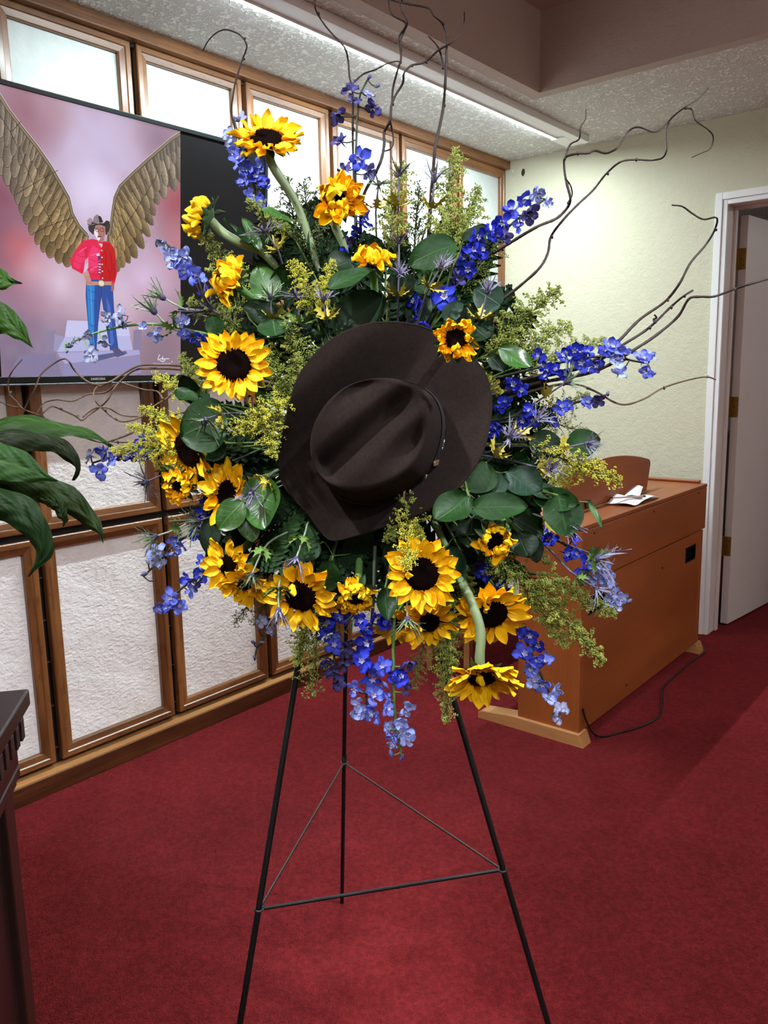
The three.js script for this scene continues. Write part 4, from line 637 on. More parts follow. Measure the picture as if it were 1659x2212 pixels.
sunflower({ x: 770, y: 1286, d: 1.19, n: [0.0, -0.38, 0.92], disc: 24, len: 27, kind: 'ball', count: 46, stem: [H3(775, 1240, 1.24), H3(780, 1100, 1.33)], label: 'round pompom-like sunflower bud with curled petals at the bottom centre' });
sunflower({ x: 911, y: 1240, d: 1.12, n: [-0.05, 0.02, 1], disc: 37, len: 48, count: 28, stem: [H3(930, 1210, 1.20), H3(870, 1080, 1.33)], label: 'largest open sunflower facing straight out below the hat' });
sunflower({ x: 862, y: 1346, d: 1.21, n: [-0.25, -0.6, 0.7], disc: 18, len: 38, count: 16, stem: [H3(865, 1310, 1.25), H3(850, 1120, 1.33)], label: 'small nodding sunflower tucked left of its twin beneath the largest flower' });
sunflower({ x: 925, y: 1344, d: 1.20, n: [0.10, -0.5, 0.8], disc: 26, len: 42, count: 20, stem: [H3(920, 1305, 1.25), H3(880, 1120, 1.33)], label: 'nodding sunflower hanging directly under the largest open flower' });
sunflower({ x: 1068, y: 1168, d: 1.15, n: [-0.05, -0.02, 1], disc: 23, len: 30, kind: 'curly', count: 26, lift: -0.1, stem: [H3(1090, 1130, 1.22), H3(980, 1050, 1.31)], label: 'small curly sunflower right of the largest one, under two dark leaves' });
sunflower({ x: 1062, y: 1326, d: 1.18, n: [0.15, -0.5, 0.82], disc: 36, len: 50, count: 24, stem: [H3(1065, 1280, 1.24), H3(960, 1100, 1.32)], label: 'sunflower hanging tilted in front of the piano behind a thick green stem' });
sunflower({ x: 1040, y: 1462, d: 1.12, n: [0.0, -0.74, 0.66], disc: 32, len: 54, count: 28, lift: 0.3, stem: [H3(1036, 1425, 1.12), H3(1038, 1360, 1.125), H3(1018, 1300, 1.14), H3(985, 1230, 1.20), H3(930, 1110, 1.31)], thick: 0.0062, label: 'lowest sunflower hanging upside down from a long thick bent stem' });

// ---------------------------------------------------------------- delphinium spikes
const dPetal = BLUES.map(([a, b]) => [0, 1, 2].map((k) => { const p = blade({ L: 1, W: 0.36, peak: 0.62, sharp: 0.62, cup: [0.25, -0.2, 0.5][k], curl: [-0.5, 0.4, 0.9][k], wave: 0.22, ph: k * 2, nu: 7, nv: 5, c0: mixC(C3(b), C3(0xd8dcff), 0.25), c1: C3(b), c2: C3(a) }); return p; }));
const beeGeo = merge([0, 1, 2, 3, 4].map((k) => blade({ L: 0.42, W: 0.10, peak: 0.6, sharp: 0.6, cup: 0.8, curl: -0.4, nu: 4, nv: 3 }).rotateX(0.9).rotateZ(k * 1.2566)));
const spurGeo = new THREE.ConeGeometry(0.10, 1.0, 6).rotateX(-Math.PI / 2).translate(0, 0, -0.5);
const budGeo = new THREE.LatheGeometry([[0.001, -0.5], [0.16, -0.38], [0.30, -0.1], [0.27, 0.15], [0.12, 0.42], [0.001, 0.5]].map((p) => new THREE.Vector2(...p)), 9);
const flowerMeshes = new Map();
function floretAt(o, x, y, d, size, tone, tilt, bud) {
  const k = d / FOCAL * size, p = at(x, y, d).sub(o.position);
  const N = bud ? dirv(rr(-1, 1), rr(-1, 0.2), rr(0, 0.6)) : dirv(rr(-1.4, 1.4) * tilt, rr(-1.4, 1.0) * tilt, 1);
  const q = new THREE.Quaternion().setFromUnitVectors(UPZ, N).multiply(new THREE.Quaternion().setFromAxisAngle(UPZ, rr(0, 6.28)));
  if (bud) { const b = mesh('bud', budGeo, bud, o); b.position.copy(p); b.quaternion.setFromUnitVectors(UPY, N); b.scale.set(k * 0.9, k * 1.1, k * 0.9); return p; }
  const f = mesh('floret', beeGeo, tone === 5 ? F.beeDark : F.bee, o); f.position.copy(p); f.quaternion.copy(q); f.scale.setScalar(k * 1.08);
  for (let i = 0; i < 5; i++) { const m = mesh('petal', dPetal[tone][Math.floor(rnd() * 3)], F.blue[tone], f); m.rotation.set(rr(-0.1, 0.6), rr(-0.3, 0.3), i * 1.2566 + rr(-0.15, 0.15), 'ZXY'); m.scale.setScalar(rr(0.82, 1.15)); m.position.set(0, 0, -0.05); }
  const s = mesh('spur', spurGeo, F.blue[tone], f); s.geometry = spurTone(tone); s.rotation.x = rr(-0.4, 0.4); s.scale.setScalar(0.9);
  return p;
}
const spurTones = []; const spurTone = (t) => spurTones[t] ??= (() => { const g = spurGeo.clone(), n = g.attributes.position.count, c = C3(BLUES[t][0]); g.setAttribute('color', new THREE.Float32BufferAttribute(Array.from({ length: n * 3 }, (_, i) => [c.r, c.g, c.b][i % 3]), 3)); return g; })();
const budTones = [0, 1, 2, 3].map((k) => std({ color: [0x2c2c58, 0x4a4a86, 0x3c4258, 0x5a6080][k], roughness: 0.65 }));
// st: stem through the room; fl: x, y, size, tone (0 deepest .. 4 greyish, 5 violet), negative size: a bud
function delphinium(label, st, fl, tilt = 0.7, pale = false) {
  const o = group('delphinium_spike', at(...st[0])); tag(o, label, 'flower', 'delphinium spikes in the spray');
  const rel = st.map((p) => at(...p).sub(o.position));
  mesh('stem', tube(rel, 0.0032, 0.0016, 30, 7), pale ? F.stemPale : F.stemDark, o);
  const c = new THREE.CatmullRomCurve3(rel, false, 'centripetal'), sp = c.getPoints(60);
  for (const [x, y, s, t] of fl) {
    const want = at(x, y, st[0][2]).sub(o.position); let best = sp[0], bd = 1e9; for (const p of sp) { const dd = p.distanceTo(want); if (dd < bd) { bd = dd; best = p; } }
    const d = -best.clone().add(o.position).sub(camera.position).applyQuaternion(Q.clone().invert()).z - 0.014 * (0.4 + rnd());
    const p = floretAt(o, x, y, d, Math.abs(s) * 0.5, t, tilt, s < 0 ? budTones[t % 4] : null);
    mesh('pedicel', tube([best, best.clone().lerp(p, 0.6).add(V(0, -0.003, 0)), p], 0.0012, 0.0010, 6, 5), pale ? F.stemPale : F.stemDark, o);
  }
  return o;
}
delphinium('blue delphinium spike behind the tall sunflower against the television edge', [[640, 620, 1.36], [575, 450, 1.36], [530, 350, 1.36], [505, 255, 1.36]], [[520, 258, 34, 3], [494, 292, 34, 3], [505, 330, 36, 2], [517, 345, 44, 2], [528, 368, 42, 2], [552, 385, 46, 1], [543, 425, 40, 2], [568, 432, 40, 1], [575, 400, 38, 1], [500, 310, 30, 4], [526, 395, 34, 2], [560, 360, 34, 2]]);
delphinium('dark violet-blue delphinium spike standing tallest in the upper middle before the ceiling light', [[780, 700, 1.34], [770, 560, 1.34], [768, 400, 1.34], [772, 260, 1.34], [778, 205, 1.34], [795, 170, 1.34]], [[757, 192, 46, 5], [764, 218, 36, 5], [806, 232, 48, 5], [796, 205, 30, 3], [728, 248, 44, 5], [737, 306, 46, 5], [778, 342, 56, 1], [745, 365, 40, 5], [796, 372, 42, 5], [798, 166, -30, 1], [815, 186, -28, 3], [785, 480, 40, 0], [770, 500, 34, 0], [752, 520, 34, 5], [745, 552, 44, 0], [790, 462, 34, 1]], 1.1);
delphinium('saturated blue delphinium spike leaning up and out toward the door wall', [[900, 740, 1.30], [960, 640, 1.29], [1040, 550, 1.28], [1110, 480, 1.27], [1178, 430, 1.27]], [[1162, 418, 42, 3], [1180, 440, 30, 3], [1128, 432, 44, 1], [1142, 460, 52, 5], [1105, 455, 46, 1], [1120, 490, 34, 1], [1085, 480, 46, 0], [1075, 512, 44, 0], [1030, 512, 46, 0], [1040, 540, 44, 0], [1020, 545, 52, 0], [1012, 580, 46, 0], [1000, 555, 40, 0], [960, 642, 62, 0], [985, 600, 46, 5], [900, 680, 58, 0], [895, 650, 42, 0], [915, 700, 40, 0], [1090, 510, 36, 5], [1060, 500, 40, 0]], 0.8);
delphinium('pale blue delphinium spike crossing the dark side of the television screen', [[560, 690, 1.33], [480, 640, 1.33], [420, 575, 1.33], [350, 520, 1.33]], [[348, 524, 30, 4], [368, 550, 38, 3], [388, 555, 44, 3], [402, 552, 40, 3], [395, 585, 42, 2], [418, 592, 44, 2], [432, 608, 38, 2], [378, 572, 36, 3], [440, 630, 30, 1], [358, 540, 30, 4]]);
delphinium('greyish wilting delphinium spike reaching furthest over the portrait on the television', [[640, 780, 1.32], [500, 735, 1.32], [430, 718, 1.31], [330, 700, 1.31], [250, 708, 1.31], [190, 725, 1.31], [140, 745, 1.31]], [[150, 748, -32, 2], [160, 738, 24, 4], [188, 722, 28, 4], [197, 765, 40, 4], [222, 735, 36, 4], [232, 688, 34, 4], [262, 680, 44, 4], [272, 698, 32, 4], [310, 706, 26, 3], [335, 720, 36, 3], [395, 695, 40, 3], [398, 720, 30, 2], [430, 728, 42, 1], [145, 760, -16, 0], [172, 732, -20, 2]], 1.0, true);
delphinium('blue delphinium spike poking out left across the middle wall panels', [[560, 940, 1.33], [430, 955, 1.31], [330, 968, 1.30], [250, 985, 1.30], [200, 1000, 1.30]], [[196, 985, 34, 4], [212, 1018, 44, 2], [228, 972, 46, 2], [245, 992, 38, 2], [282, 980, 42, 1], [300, 975, 40, 1], [318, 988, 36, 0], [310, 950, 36, 0], [350, 955, 40, 0], [195, 1008, -18, 3], [330, 940, 34, 0], [268, 985, 34, 1]], 0.9);
delphinium('light blue delphinium spike drooping at the lower left with pale grey tips', [[600, 1060, 1.32], [480, 1120, 1.30], [385, 1170, 1.29], [340, 1215, 1.29], [310, 1245, 1.29]], [[334, 1190, 46, 3], [342, 1220, 44, 4], [312, 1240, -36, 3], [320, 1215, -28, 3], [388, 1178, 44, 2], [372, 1195, 32, 3], [376, 1165, 34, 2], [430, 1150, 44, 0], [440, 1110, 44, 0], [450, 1085, 40, 0], [330, 1255, -14, 0], [420, 1125, 36, 5]]);
delphinium('violet-blue delphinium spike below the light one at the lower left edge', [[600, 1120, 1.30], [470, 1215, 1.28], [400, 1265, 1.28], [340, 1315, 1.28]], [[368, 1288, 46, 2], [345, 1312, 36, 2], [388, 1310, 38, 2], [410, 1252, 42, 1], [437, 1240, 48, 1], [440, 1212, 38, 1], [412, 1275, 32, 2], [360, 1315, 30, 2], [425, 1258, 36, 5]]);
delphinium('nearly spent delphinium spike with dark buds near the floor-level wall panel', [[660, 1180, 1.30], [620, 1320, 1.28], [580, 1365, 1.28], [555, 1400, 1.28], [550, 1425, 1.28]], [[588, 1362, 30, 4], [564, 1342, 30, 4], [548, 1388, -30, 0], [566, 1388, -26, 2], [550, 1420, -22, 0], [600, 1330, -24, 3], [560, 1360, -20, 2], [618, 1318, 30, 5]]);
delphinium('dark blue delphinium spike hanging left of the brightest one at the bottom', [[720, 1180, 1.26], [722, 1330, 1.24], [722, 1420, 1.24], [722, 1490, 1.24]], [[705, 1345, 50, 0], [735, 1335, 48, 0], [722, 1392, 48, 1], [752, 1388, 34, 5], [702, 1425, 40, 5], [745, 1435, 40, 5], [718, 1450, 44, 5], [728, 1475, 40, 5], [705, 1372, 40, 0], [700, 1330, 36, 5], [745, 1410, 36, 5]]);
delphinium('brightest blue delphinium spike hanging in the middle below the flowers', [[810, 1180, 1.22], [805, 1320, 1.20], [795, 1420, 1.20], [790, 1540, 1.20]], [[796, 1388, 58, 0], [782, 1428, 54, 0], [805, 1464, 52, 1], [768, 1488, 46, 2], [804, 1502, 52, 2], [775, 1540, 46, 3], [806, 1542, 50, 2], [772, 1522, 40, 3], [815, 1330, 44, 0], [830, 1345, 40, 0], [780, 1340, 42, 0], [828, 1440, 44, 1], [832, 1480, -40, 1], [790, 1355, 40, 0]], 0.45);
delphinium('longest pale lilac delphinium spike hanging lowest on a green stem', [[870, 1200, 1.22], [852, 1330, 1.20], [850, 1440, 1.20], [853, 1540, 1.20], [866, 1625, 1.20]], [[868, 1462, 46, 0], [884, 1432, 44, 5], [850, 1460, 40, 0], [836, 1530, 42, 2], [876, 1532, 46, 3], [868, 1560, 42, 3], [838, 1572, 42, 3], [848, 1590, 34, 2], [882, 1598, 44, 3], [870, 1582, 36, 3], [850, 1608, 34, 3], [845, 1628, -36, 1], [868, 1636, -32, 1], [838, 1505, 30, 2], [876, 1490, 30, 5]], 0.8, true);
delphinium('blue delphinium spike trailing down in front of the piano end with a white tip', [[1000, 1150, 1.25], [1080, 1270, 1.23], [1130, 1370, 1.22], [1165, 1450, 1.22], [1205, 1535, 1.22]], [[1146, 1372, 44, 0], [1122, 1362, 38, 0], [1164, 1392, 42, 0], [1132, 1412, 54, 1], [1180, 1428, 38, 2], [1146, 1445, 46, 2], [1152, 1470, 38, 3], [1172, 1476, 44, 2], [1200, 1488, 40, 3], [1184, 1508, 38, 3], [1212, 1536, 46, 4], [1206, 1550, 34, 4], [1160, 1425, 34, 1], [1090, 1280, 44, 0], [1085, 1262, 36, 0], [1050, 1235, 44, 0], [1030, 1225, 36, 5]], 0.7);
delphinium('blue to lilac delphinium spike reaching across the piano back', [[980, 1050, 1.28], [1120, 1120, 1.25], [1240, 1190, 1.23], [1310, 1260, 1.22], [1360, 1300, 1.22]], [[1172, 1150, 46, 0], [1190, 1165, 40, 0], [1238, 1160, 46, 0], [1222, 1195, 44, 0], [1265, 1212, 46, 0], [1258, 1232, 36, 1], [1298, 1232, 46, 3], [1312, 1250, 44, 3], [1280, 1252, 36, 3], [1322, 1270, 34, 3], [1318, 1298, 38, 3], [1340, 1292, 34, 3], [1360, 1298, -30, 3], [1245, 1195, 36, 1], [1330, 1310, 28, 4]]);
delphinium('long blue delphinium spike pointing toward the door with lilac florets at its end', [[930, 850, 1.30], [1090, 812, 1.27], [1200, 785, 1.26], [1300, 770, 1.25], [1400, 785, 1.25]], [[1165, 768, 40, 0], [1178, 790, 44, 0], [1212, 770, 42, 0], [1200, 800, 40, 0], [1240, 755, 42, 0], [1256, 782, 50, 1], [1225, 808, 40, 0], [1285, 790, 42, 1], [1320, 752, 50, 2], [1335, 778, 42, 3], [1345, 762, 36, 2], [1336, 808, 40, 3], [1388, 776, 44, 2], [1404, 770, 34, 3], [1398, 800, 42, 2], [1305, 758, 34, 1], [1110, 832, 46, 0], [1125, 842, 36, 0], [1180, 815, 36, 0], [1412, 808, -24, 1], [1270, 760, 34, 1]], 0.9);
delphinium('shorter blue delphinium spike just under the long one right of the hat', [[930, 930, 1.31], [1080, 905, 1.28], [1200, 880, 1.27], [1315, 852, 1.27]], [[1212, 880, 42, 1], [1226, 876, 34, 1], [1268, 872, 38, 2], [1292, 864, 34, 5], [1312, 850, -26, 3], [1198, 908, 36, 1], [1145, 888, 38, 0], [1130, 908, 40, 0], [1092, 872, 44, 0], [1078, 880, 34, 0], [1070, 920, 38, 0], [1070, 945, 40, 0], [1150, 910, 34, 0]], 0.9);

// ---------------------------------------------------------------- goldenrod plumes (unit length along +y)
function plume(dense, n, spread, s0) {
  seed = s0; const buds = [], stems = [], pos = [];
  stems.push(tube([V(0, 0, 0), V(0.01, 0.5, 0.01), V(-0.01, 1, 0)], 0.011, 0.004, 10, 5));
  for (let i = 0; i < n; i++) {
    const t = 0.06 + 0.92 * Math.pow((i + rr(-0.4, 0.4) + 0.5) / n, 0.95), a = i * 2.4 + rr(-0.6, 0.6), len = (spread * Math.pow(clamp(1 - t, 0, 1), 0.62) * rr(0.55, 1.15) + 0.03), b = V(0, t, 0), out = V(Math.cos(a), 0, Math.sin(a)), dr = rr(0.15, 0.75), c = b.clone().addScaledVector(out, len * 0.5).add(V(0, len * 0.6, 0)), e = b.clone().addScaledVector(out, len).add(V(rr(-0.03, 0.03), len * dr, rr(-0.03, 0.03)));
    stems.push(tube([b, c, e], 0.0045, 0.002, 4, 4));
    const m = Math.max(6, Math.round(dense * len / spread));
    for (let k = 0; k < m; k++) { const u = rr(0.12, 1.03), p = b.clone().multiplyScalar((1 - u) * (1 - u)).addScaledVector(c, 2 * u * (1 - u)).addScaledVector(e, u * u).add(V(rr(-1, 1), rr(-0.7, 1), rr(-1, 1)).multiplyScalar(0.012 + 0.02 * (1 - u * 0.6))); pos.push(p); }
  }
  for (const p of pos) { const r = rr(0.0055, 0.0095), g = new THREE.OctahedronGeometry(r, 0); g.scale(1, 1.5, 1).rotateZ(rr(-0.8, 0.8)).rotateX(rr(-0.8, 0.8)).translate(p.x, p.y, p.z); buds.push(g); }
  return { buds: merge(buds), stems: merge(stems) };
}
const PL = [plume(60, 52, 0.26, 11), plume(54, 54, 0.20, 12), plume(66, 50, 0.32, 13), plume(24, 40, 0.27, 14), plume(22, 40, 0.21, 15)];
seed = 4242;
const plumeLeaf = blade({ L: 1, W: 0.11, peak: 0.4, sharp: 1, cup: 0.3, curl: -0.5 });
function goldenrod(label, x0, y0, d0, x1, y1, d1, v, tone, wide = 1, bend = 0) {
  const a = at(x0, y0, d0), b = at(x1, y1, d1), ax = b.clone().sub(a), L = ax.length(), o = group('goldenrod_stem', a); tag(o, label, 'flower', 'goldenrod stems in the spray');
  const q = new THREE.Quaternion().setFromUnitVectors(UPY, ax.normalize()).multiply(new THREE.Quaternion().setFromAxisAngle(UPY, rr(0, 6)));
  const put = (m) => { m.quaternion.copy(q); m.scale.set(L * wide, L, L * wide); return m; };
  stuff(put(mesh('buds', PL[v].buds, [F.bud, F.budYellow, F.budDark][tone], o))); put(mesh('branchlets', PL[v].stems, tone === 2 ? F.budStemDark : F.budStem, o));
  const h = HUB.clone().sub(a).add(V(rr(-0.03, 0.03), rr(-0.05, 0.05), 0)).multiplyScalar(0.8); mesh('stem', tube([h, h.clone().multiplyScalar(0.5).addScaledVector(ax, -0.02), V(0, 0, 0)], 0.0022, 0.0018, 12, 5), tone === 2 ? F.budStemDark : F.budStem, o);
  for (let k = 0; k < 3; k++) { const m = mesh('leaf', plumeLeaf, F.salal, o); m.position.copy(ax).multiplyScalar(-0.015 * k); m.quaternion.copy(q).multiply(new THREE.Quaternion().setFromEuler(new THREE.Euler(0.7, k * 2.1, 0))); m.scale.setScalar(rr(0.025, 0.04)); }
}
const GR = [
  ['tall goldenrod plume nearest the last wall panel, pointed and upright', 945, 560, 1.31, 988, 322, 1.33, 1, 0, 0.9], ['goldenrod plume leaning right of the tall pointed one', 950, 600, 1.30, 1034, 410, 1.33, 0, 0, 1.1],
  ['small goldenrod sprig low beside the saturated blue delphinium', 985, 640, 1.30, 1095, 500, 1.31, 3, 0, 1], ['goldenrod plume right of the violet-blue delphinium over the panel frame', 835, 560, 1.32, 872, 350, 1.34, 0, 0, 0.95],
  ['thin backlit goldenrod plume between two upper panels', 895, 590, 1.34, 905, 400, 1.36, 3, 2, 1.2], ['dark backlit goldenrod plume left of the ruffled upper sunflower', 690, 610, 1.35, 655, 390, 1.37, 3, 2, 1.1],
  ['dark backlit goldenrod plume below the tall sunflower stem', 660, 600, 1.36, 612, 380, 1.37, 3, 2, 1.1], ['airy dark goldenrod sprig hanging beside the upper panel frame', 720, 640, 1.36, 690, 470, 1.37, 4, 2, 1.0],
  ['goldenrod tuft under the blue spike by the television edge', 640, 520, 1.33, 535, 430, 1.33, 0, 0, 1.0], ['goldenrod plume behind the side-facing sunflower stem', 540, 690, 1.31, 445, 510, 1.31, 0, 0, 1.0],
  ['bright yellow goldenrod plume in the upper left middle above the dark leaf', 690, 690, 1.24, 632, 562, 1.22, 2, 1, 1.25], ['second bright goldenrod plume leaning to the bent sunflower stem', 680, 680, 1.25, 720, 560, 1.25, 1, 1, 1.0],
  ['goldenrod plume by the thistles left of the television edge', 530, 720, 1.29, 405, 650, 1.29, 0, 0, 1.1], ['goldenrod plume beside the hat brim at the upper left', 665, 850, 1.22, 620, 690, 1.22, 0, 0, 1.2],
  ['goldenrod plume right of the large left sunflower', 640, 900, 1.23, 575, 745, 1.23, 0, 0, 1.2], ['bright goldenrod plume pressed against the left brim of the hat', 650, 850, 1.18, 500, 935, 1.17, 2, 1, 1.1],
  ['lush yellow goldenrod clump touching the brim above the lower left leaves', 560, 860, 1.18, 595, 990, 1.17, 2, 1, 1.15], ['goldenrod plume pointing at the maker name below the television', 450, 865, 1.28, 330, 810, 1.28, 2, 1, 0.95],
  ['goldenrod plume rising behind the large left sunflower', 450, 870, 1.29, 390, 765, 1.29, 0, 0, 1.1], ['goldenrod plume topmost of the three over the leaf-covered sunflower', 440, 945, 1.28, 302, 880, 1.28, 2, 1, 0.8],
  ['goldenrod plume middle of the three over the leaf-covered sunflower', 420, 960, 1.27, 275, 920, 1.27, 2, 1, 0.8], ['goldenrod plume lowest of the three pointing left past the blue spike', 430, 975, 1.26, 240, 972, 1.26, 2, 1, 0.8],
  ['dark goldenrod sprig below the small ragged sunflower', 470, 1010, 1.28, 410, 1130, 1.28, 3, 2, 1.0], ['wide goldenrod plume against the cream wall right of the hat', 1030, 780, 1.30, 1210, 622, 1.31, 0, 0, 1.0],
  ['goldenrod plume spreading low over the cream wall', 1040, 800, 1.30, 1235, 700, 1.30, 0, 0, 1.0], ['long goldenrod plume above the long blue delphinium', 1120, 790, 1.29, 1312, 735, 1.29, 0, 0, 0.8],
  ['goldenrod sprig behind the short blue delphinium on the right', 1130, 910, 1.30, 1275, 850, 1.30, 3, 0, 1.1], ['airy goldenrod sprig over the round leaf on the right', 1120, 900, 1.30, 1275, 935, 1.30, 3, 0, 1.1],
  ['bright goldenrod plume pointing at the music desk of the piano', 1130, 960, 1.25, 1342, 1040, 1.24, 2, 1, 0.85], ['shorter bright goldenrod plume above the one at the music desk', 1170, 1060, 1.25, 1290, 990, 1.24, 0, 1, 0.9],
  ['small goldenrod clump peeking at the brim edge on the right side', 1010, 800, 1.24, 1085, 850, 1.23, 0, 1, 1.2], ['goldenrod sprig hanging from under the hat brim onto the largest sunflower', 888, 1110, 1.19, 880, 1228, 1.085, 1, 1, 1.0],
  ['goldenrod clump tucked under the hat brim in shade', 920, 1060, 1.18, 830, 1170, 1.16, 2, 0, 1.0], ['big goldenrod plume spread over the piano end', 1030, 1180, 1.20, 1180, 1300, 1.19, 2, 0, 1.0],
  ['long goldenrod plume ending lowest on the piano back', 1130, 1240, 1.20, 1306, 1432, 1.19, 0, 0, 0.75], ['goldenrod plume pointing to the hand hold in the piano back', 1140, 1230, 1.20, 1332, 1330, 1.19, 1, 0, 0.75],
  ['goldenrod plume hanging between the two lower ones on the piano', 1130, 1250, 1.21, 1222, 1400, 1.20, 1, 0, 0.85], ['goldenrod plume hanging over the left easel leg', 690, 1270, 1.24, 640, 1440, 1.23, 0, 0, 1.1],
  ['goldenrod plume ending lowest beside the left easel leg', 690, 1300, 1.24, 672, 1508, 1.23, 3, 0, 1.1], ['small dark goldenrod sprig under the nodding left sunflower', 590, 1230, 1.27, 505, 1350, 1.27, 3, 2, 1.0],
  ['dark goldenrod sprig against the lower wall panel', 610, 1240, 1.27, 545, 1352, 1.27, 3, 2, 1.0], ['broad goldenrod plume hanging over the right easel leg', 960, 1250, 1.23, 965, 1440, 1.22, 2, 0, 1.0],
  ['goldenrod plume ending lowest left of the upside-down sunflower', 970, 1330, 1.23, 965, 1562, 1.22, 0, 0, 0.75], ['thin goldenrod sprig between the lilac spike and right easel leg', 930, 1340, 1.24, 892, 1490, 1.24, 4, 0, 1.0],
  ['goldenrod clump behind the bent thick stem in front of the piano', 1000, 1200, 1.25, 1000, 1340, 1.25, 0, 0, 1.2], ['goldenrod sprig right of the small curly sunflower', 1080, 1120, 1.25, 1190, 1220, 1.25, 1, 0, 1.0],
];
for (const g of GR) goldenrod(...g);
// ---------------------------------------------------------------- sea-holly thistles
const spike = (n, len, open, s) => { seed = s; const l = []; for (let k = 0; k < n; k++) { const a = k / n * 6.2832 + rr(-0.15, 0.15), el = open + rr(-0.35, 0.35), L = len * rr(0.65, 1.1); l.push(blade({ L, W: L * 0.05, peak: 0.3, sharp: 0.9, cup: 0.5, curl: rr(-0.5, 0.7), nu: 5, nv: 2 }).rotateX(Math.PI / 2 - el).rotateY(a)); for (const t of [0.35, 0.6]) l.push(blade({ L: L * 0.28, W: L * 0.02, peak: 0.3, nu: 2, nv: 2 }).rotateX(0.5).rotateZ(t > 0.4 ? 0.8 : -0.8).translate(0, L * t, 0).rotateX(Math.PI / 2 - el).rotateY(a)); } return merge(l); };
const SPIKES = [spike(16, 1, 0.75, 21), spike(14, 1, 1.15, 22), spike(18, 1, 0.35, 23), spike(16, 1, 0.95, 24)];
const bractShape = (() => { const s = new THREE.Shape(), e = [[0, 0], [0.06, 0.10], [0.20, 0.18], [0.09, 0.28], [0.26, 0.44], [0.10, 0.50], [0.22, 0.70], [0.07, 0.72], [0, 1]]; e.forEach(([x, y], k) => (k ? s.lineTo(x, y) : s.moveTo(x, y))); for (let k = e.length - 2; k > 0; k--) s.lineTo(-e[k][0], e[k][1]); const g = new THREE.ShapeGeometry(s, 1), p = g.attributes.position; for (let i = 0; i < p.count; i++) p.setZ(i, 0.35 * Math.abs(p.getX(i)) - 0.18 * Math.pow(p.getY(i), 2)); g.computeVertexNormals(); return g; })();
const coneGeo = new THREE.LatheGeometry([[0.001, 0.34], [0.09, 0.30], [0.15, 0.18], [0.16, 0.05], [0.10, -0.06], [0.001, -0.1]].map((p) => new THREE.Vector2(...p)), 10);
seed = 777;
// x, y: head; (dx, dy, dz) the way it points; s: spine length in pixels; wx, wy: leaf whorl lower on the stem; c: 0 violet 1 green 2 dark; w: whorl tone
function thistle(label, x, y, d, dx, dy, dz, s, v, c, wx, wy, w, ex, ey, pale) {
  const o = group('sea_holly_stem', at(x, y, d)); tag(o, label, 'flower', 'sea holly thistles in the spray');
  const k = d / FOCAL * s, N = dirv(dx, -dy, dz), q = new THREE.Quaternion().setFromUnitVectors(UPY, N).multiply(new THREE.Quaternion().setFromAxisAngle(UPY, rr(0, 6)));
  const a = mesh('flower_cone', coneGeo, F.coneViolet, o); a.quaternion.copy(q); a.scale.setScalar(k * 0.8);
  const b = stuff(mesh('spines', SPIKES[v], [F.spine, F.spineGreen, F.spineDark][c], o)); b.quaternion.copy(q); b.scale.setScalar(k);
  const pts = [V(0, 0, 0)];
  if (wx !== null) {
    const p = at(wx, wy, d + 0.01).sub(o.position), dir = p.clone().negate().normalize(), wq = new THREE.Quaternion().setFromUnitVectors(UPY, dir); pts.push(p);
    for (let i = 0; i < 6; i++) { const m = mesh('bract', bractShape, w === 0 ? F.bractYellow : F.bractGreen, o); m.position.copy(p); m.quaternion.copy(wq).multiply(new THREE.Quaternion().setFromEuler(new THREE.Euler(rr(0.8, 1.5), i * 1.047 + rr(-0.3, 0.3), 0, 'YXZ'))); m.scale.setScalar(d / FOCAL * rr(34, 52)); }
  } else pts.push(N.clone().multiplyScalar(-0.03));
  pts.push(at(ex, ey, Math.max(d + 0.05, 1.275)).sub(o.position), HUB.clone().sub(o.position).multiplyScalar(0.85));
  mesh('stem', tube(pts, 0.0014, 0.0022, 18, 6), pale ? F.thistleStemPale : F.thistleStem, o);
}
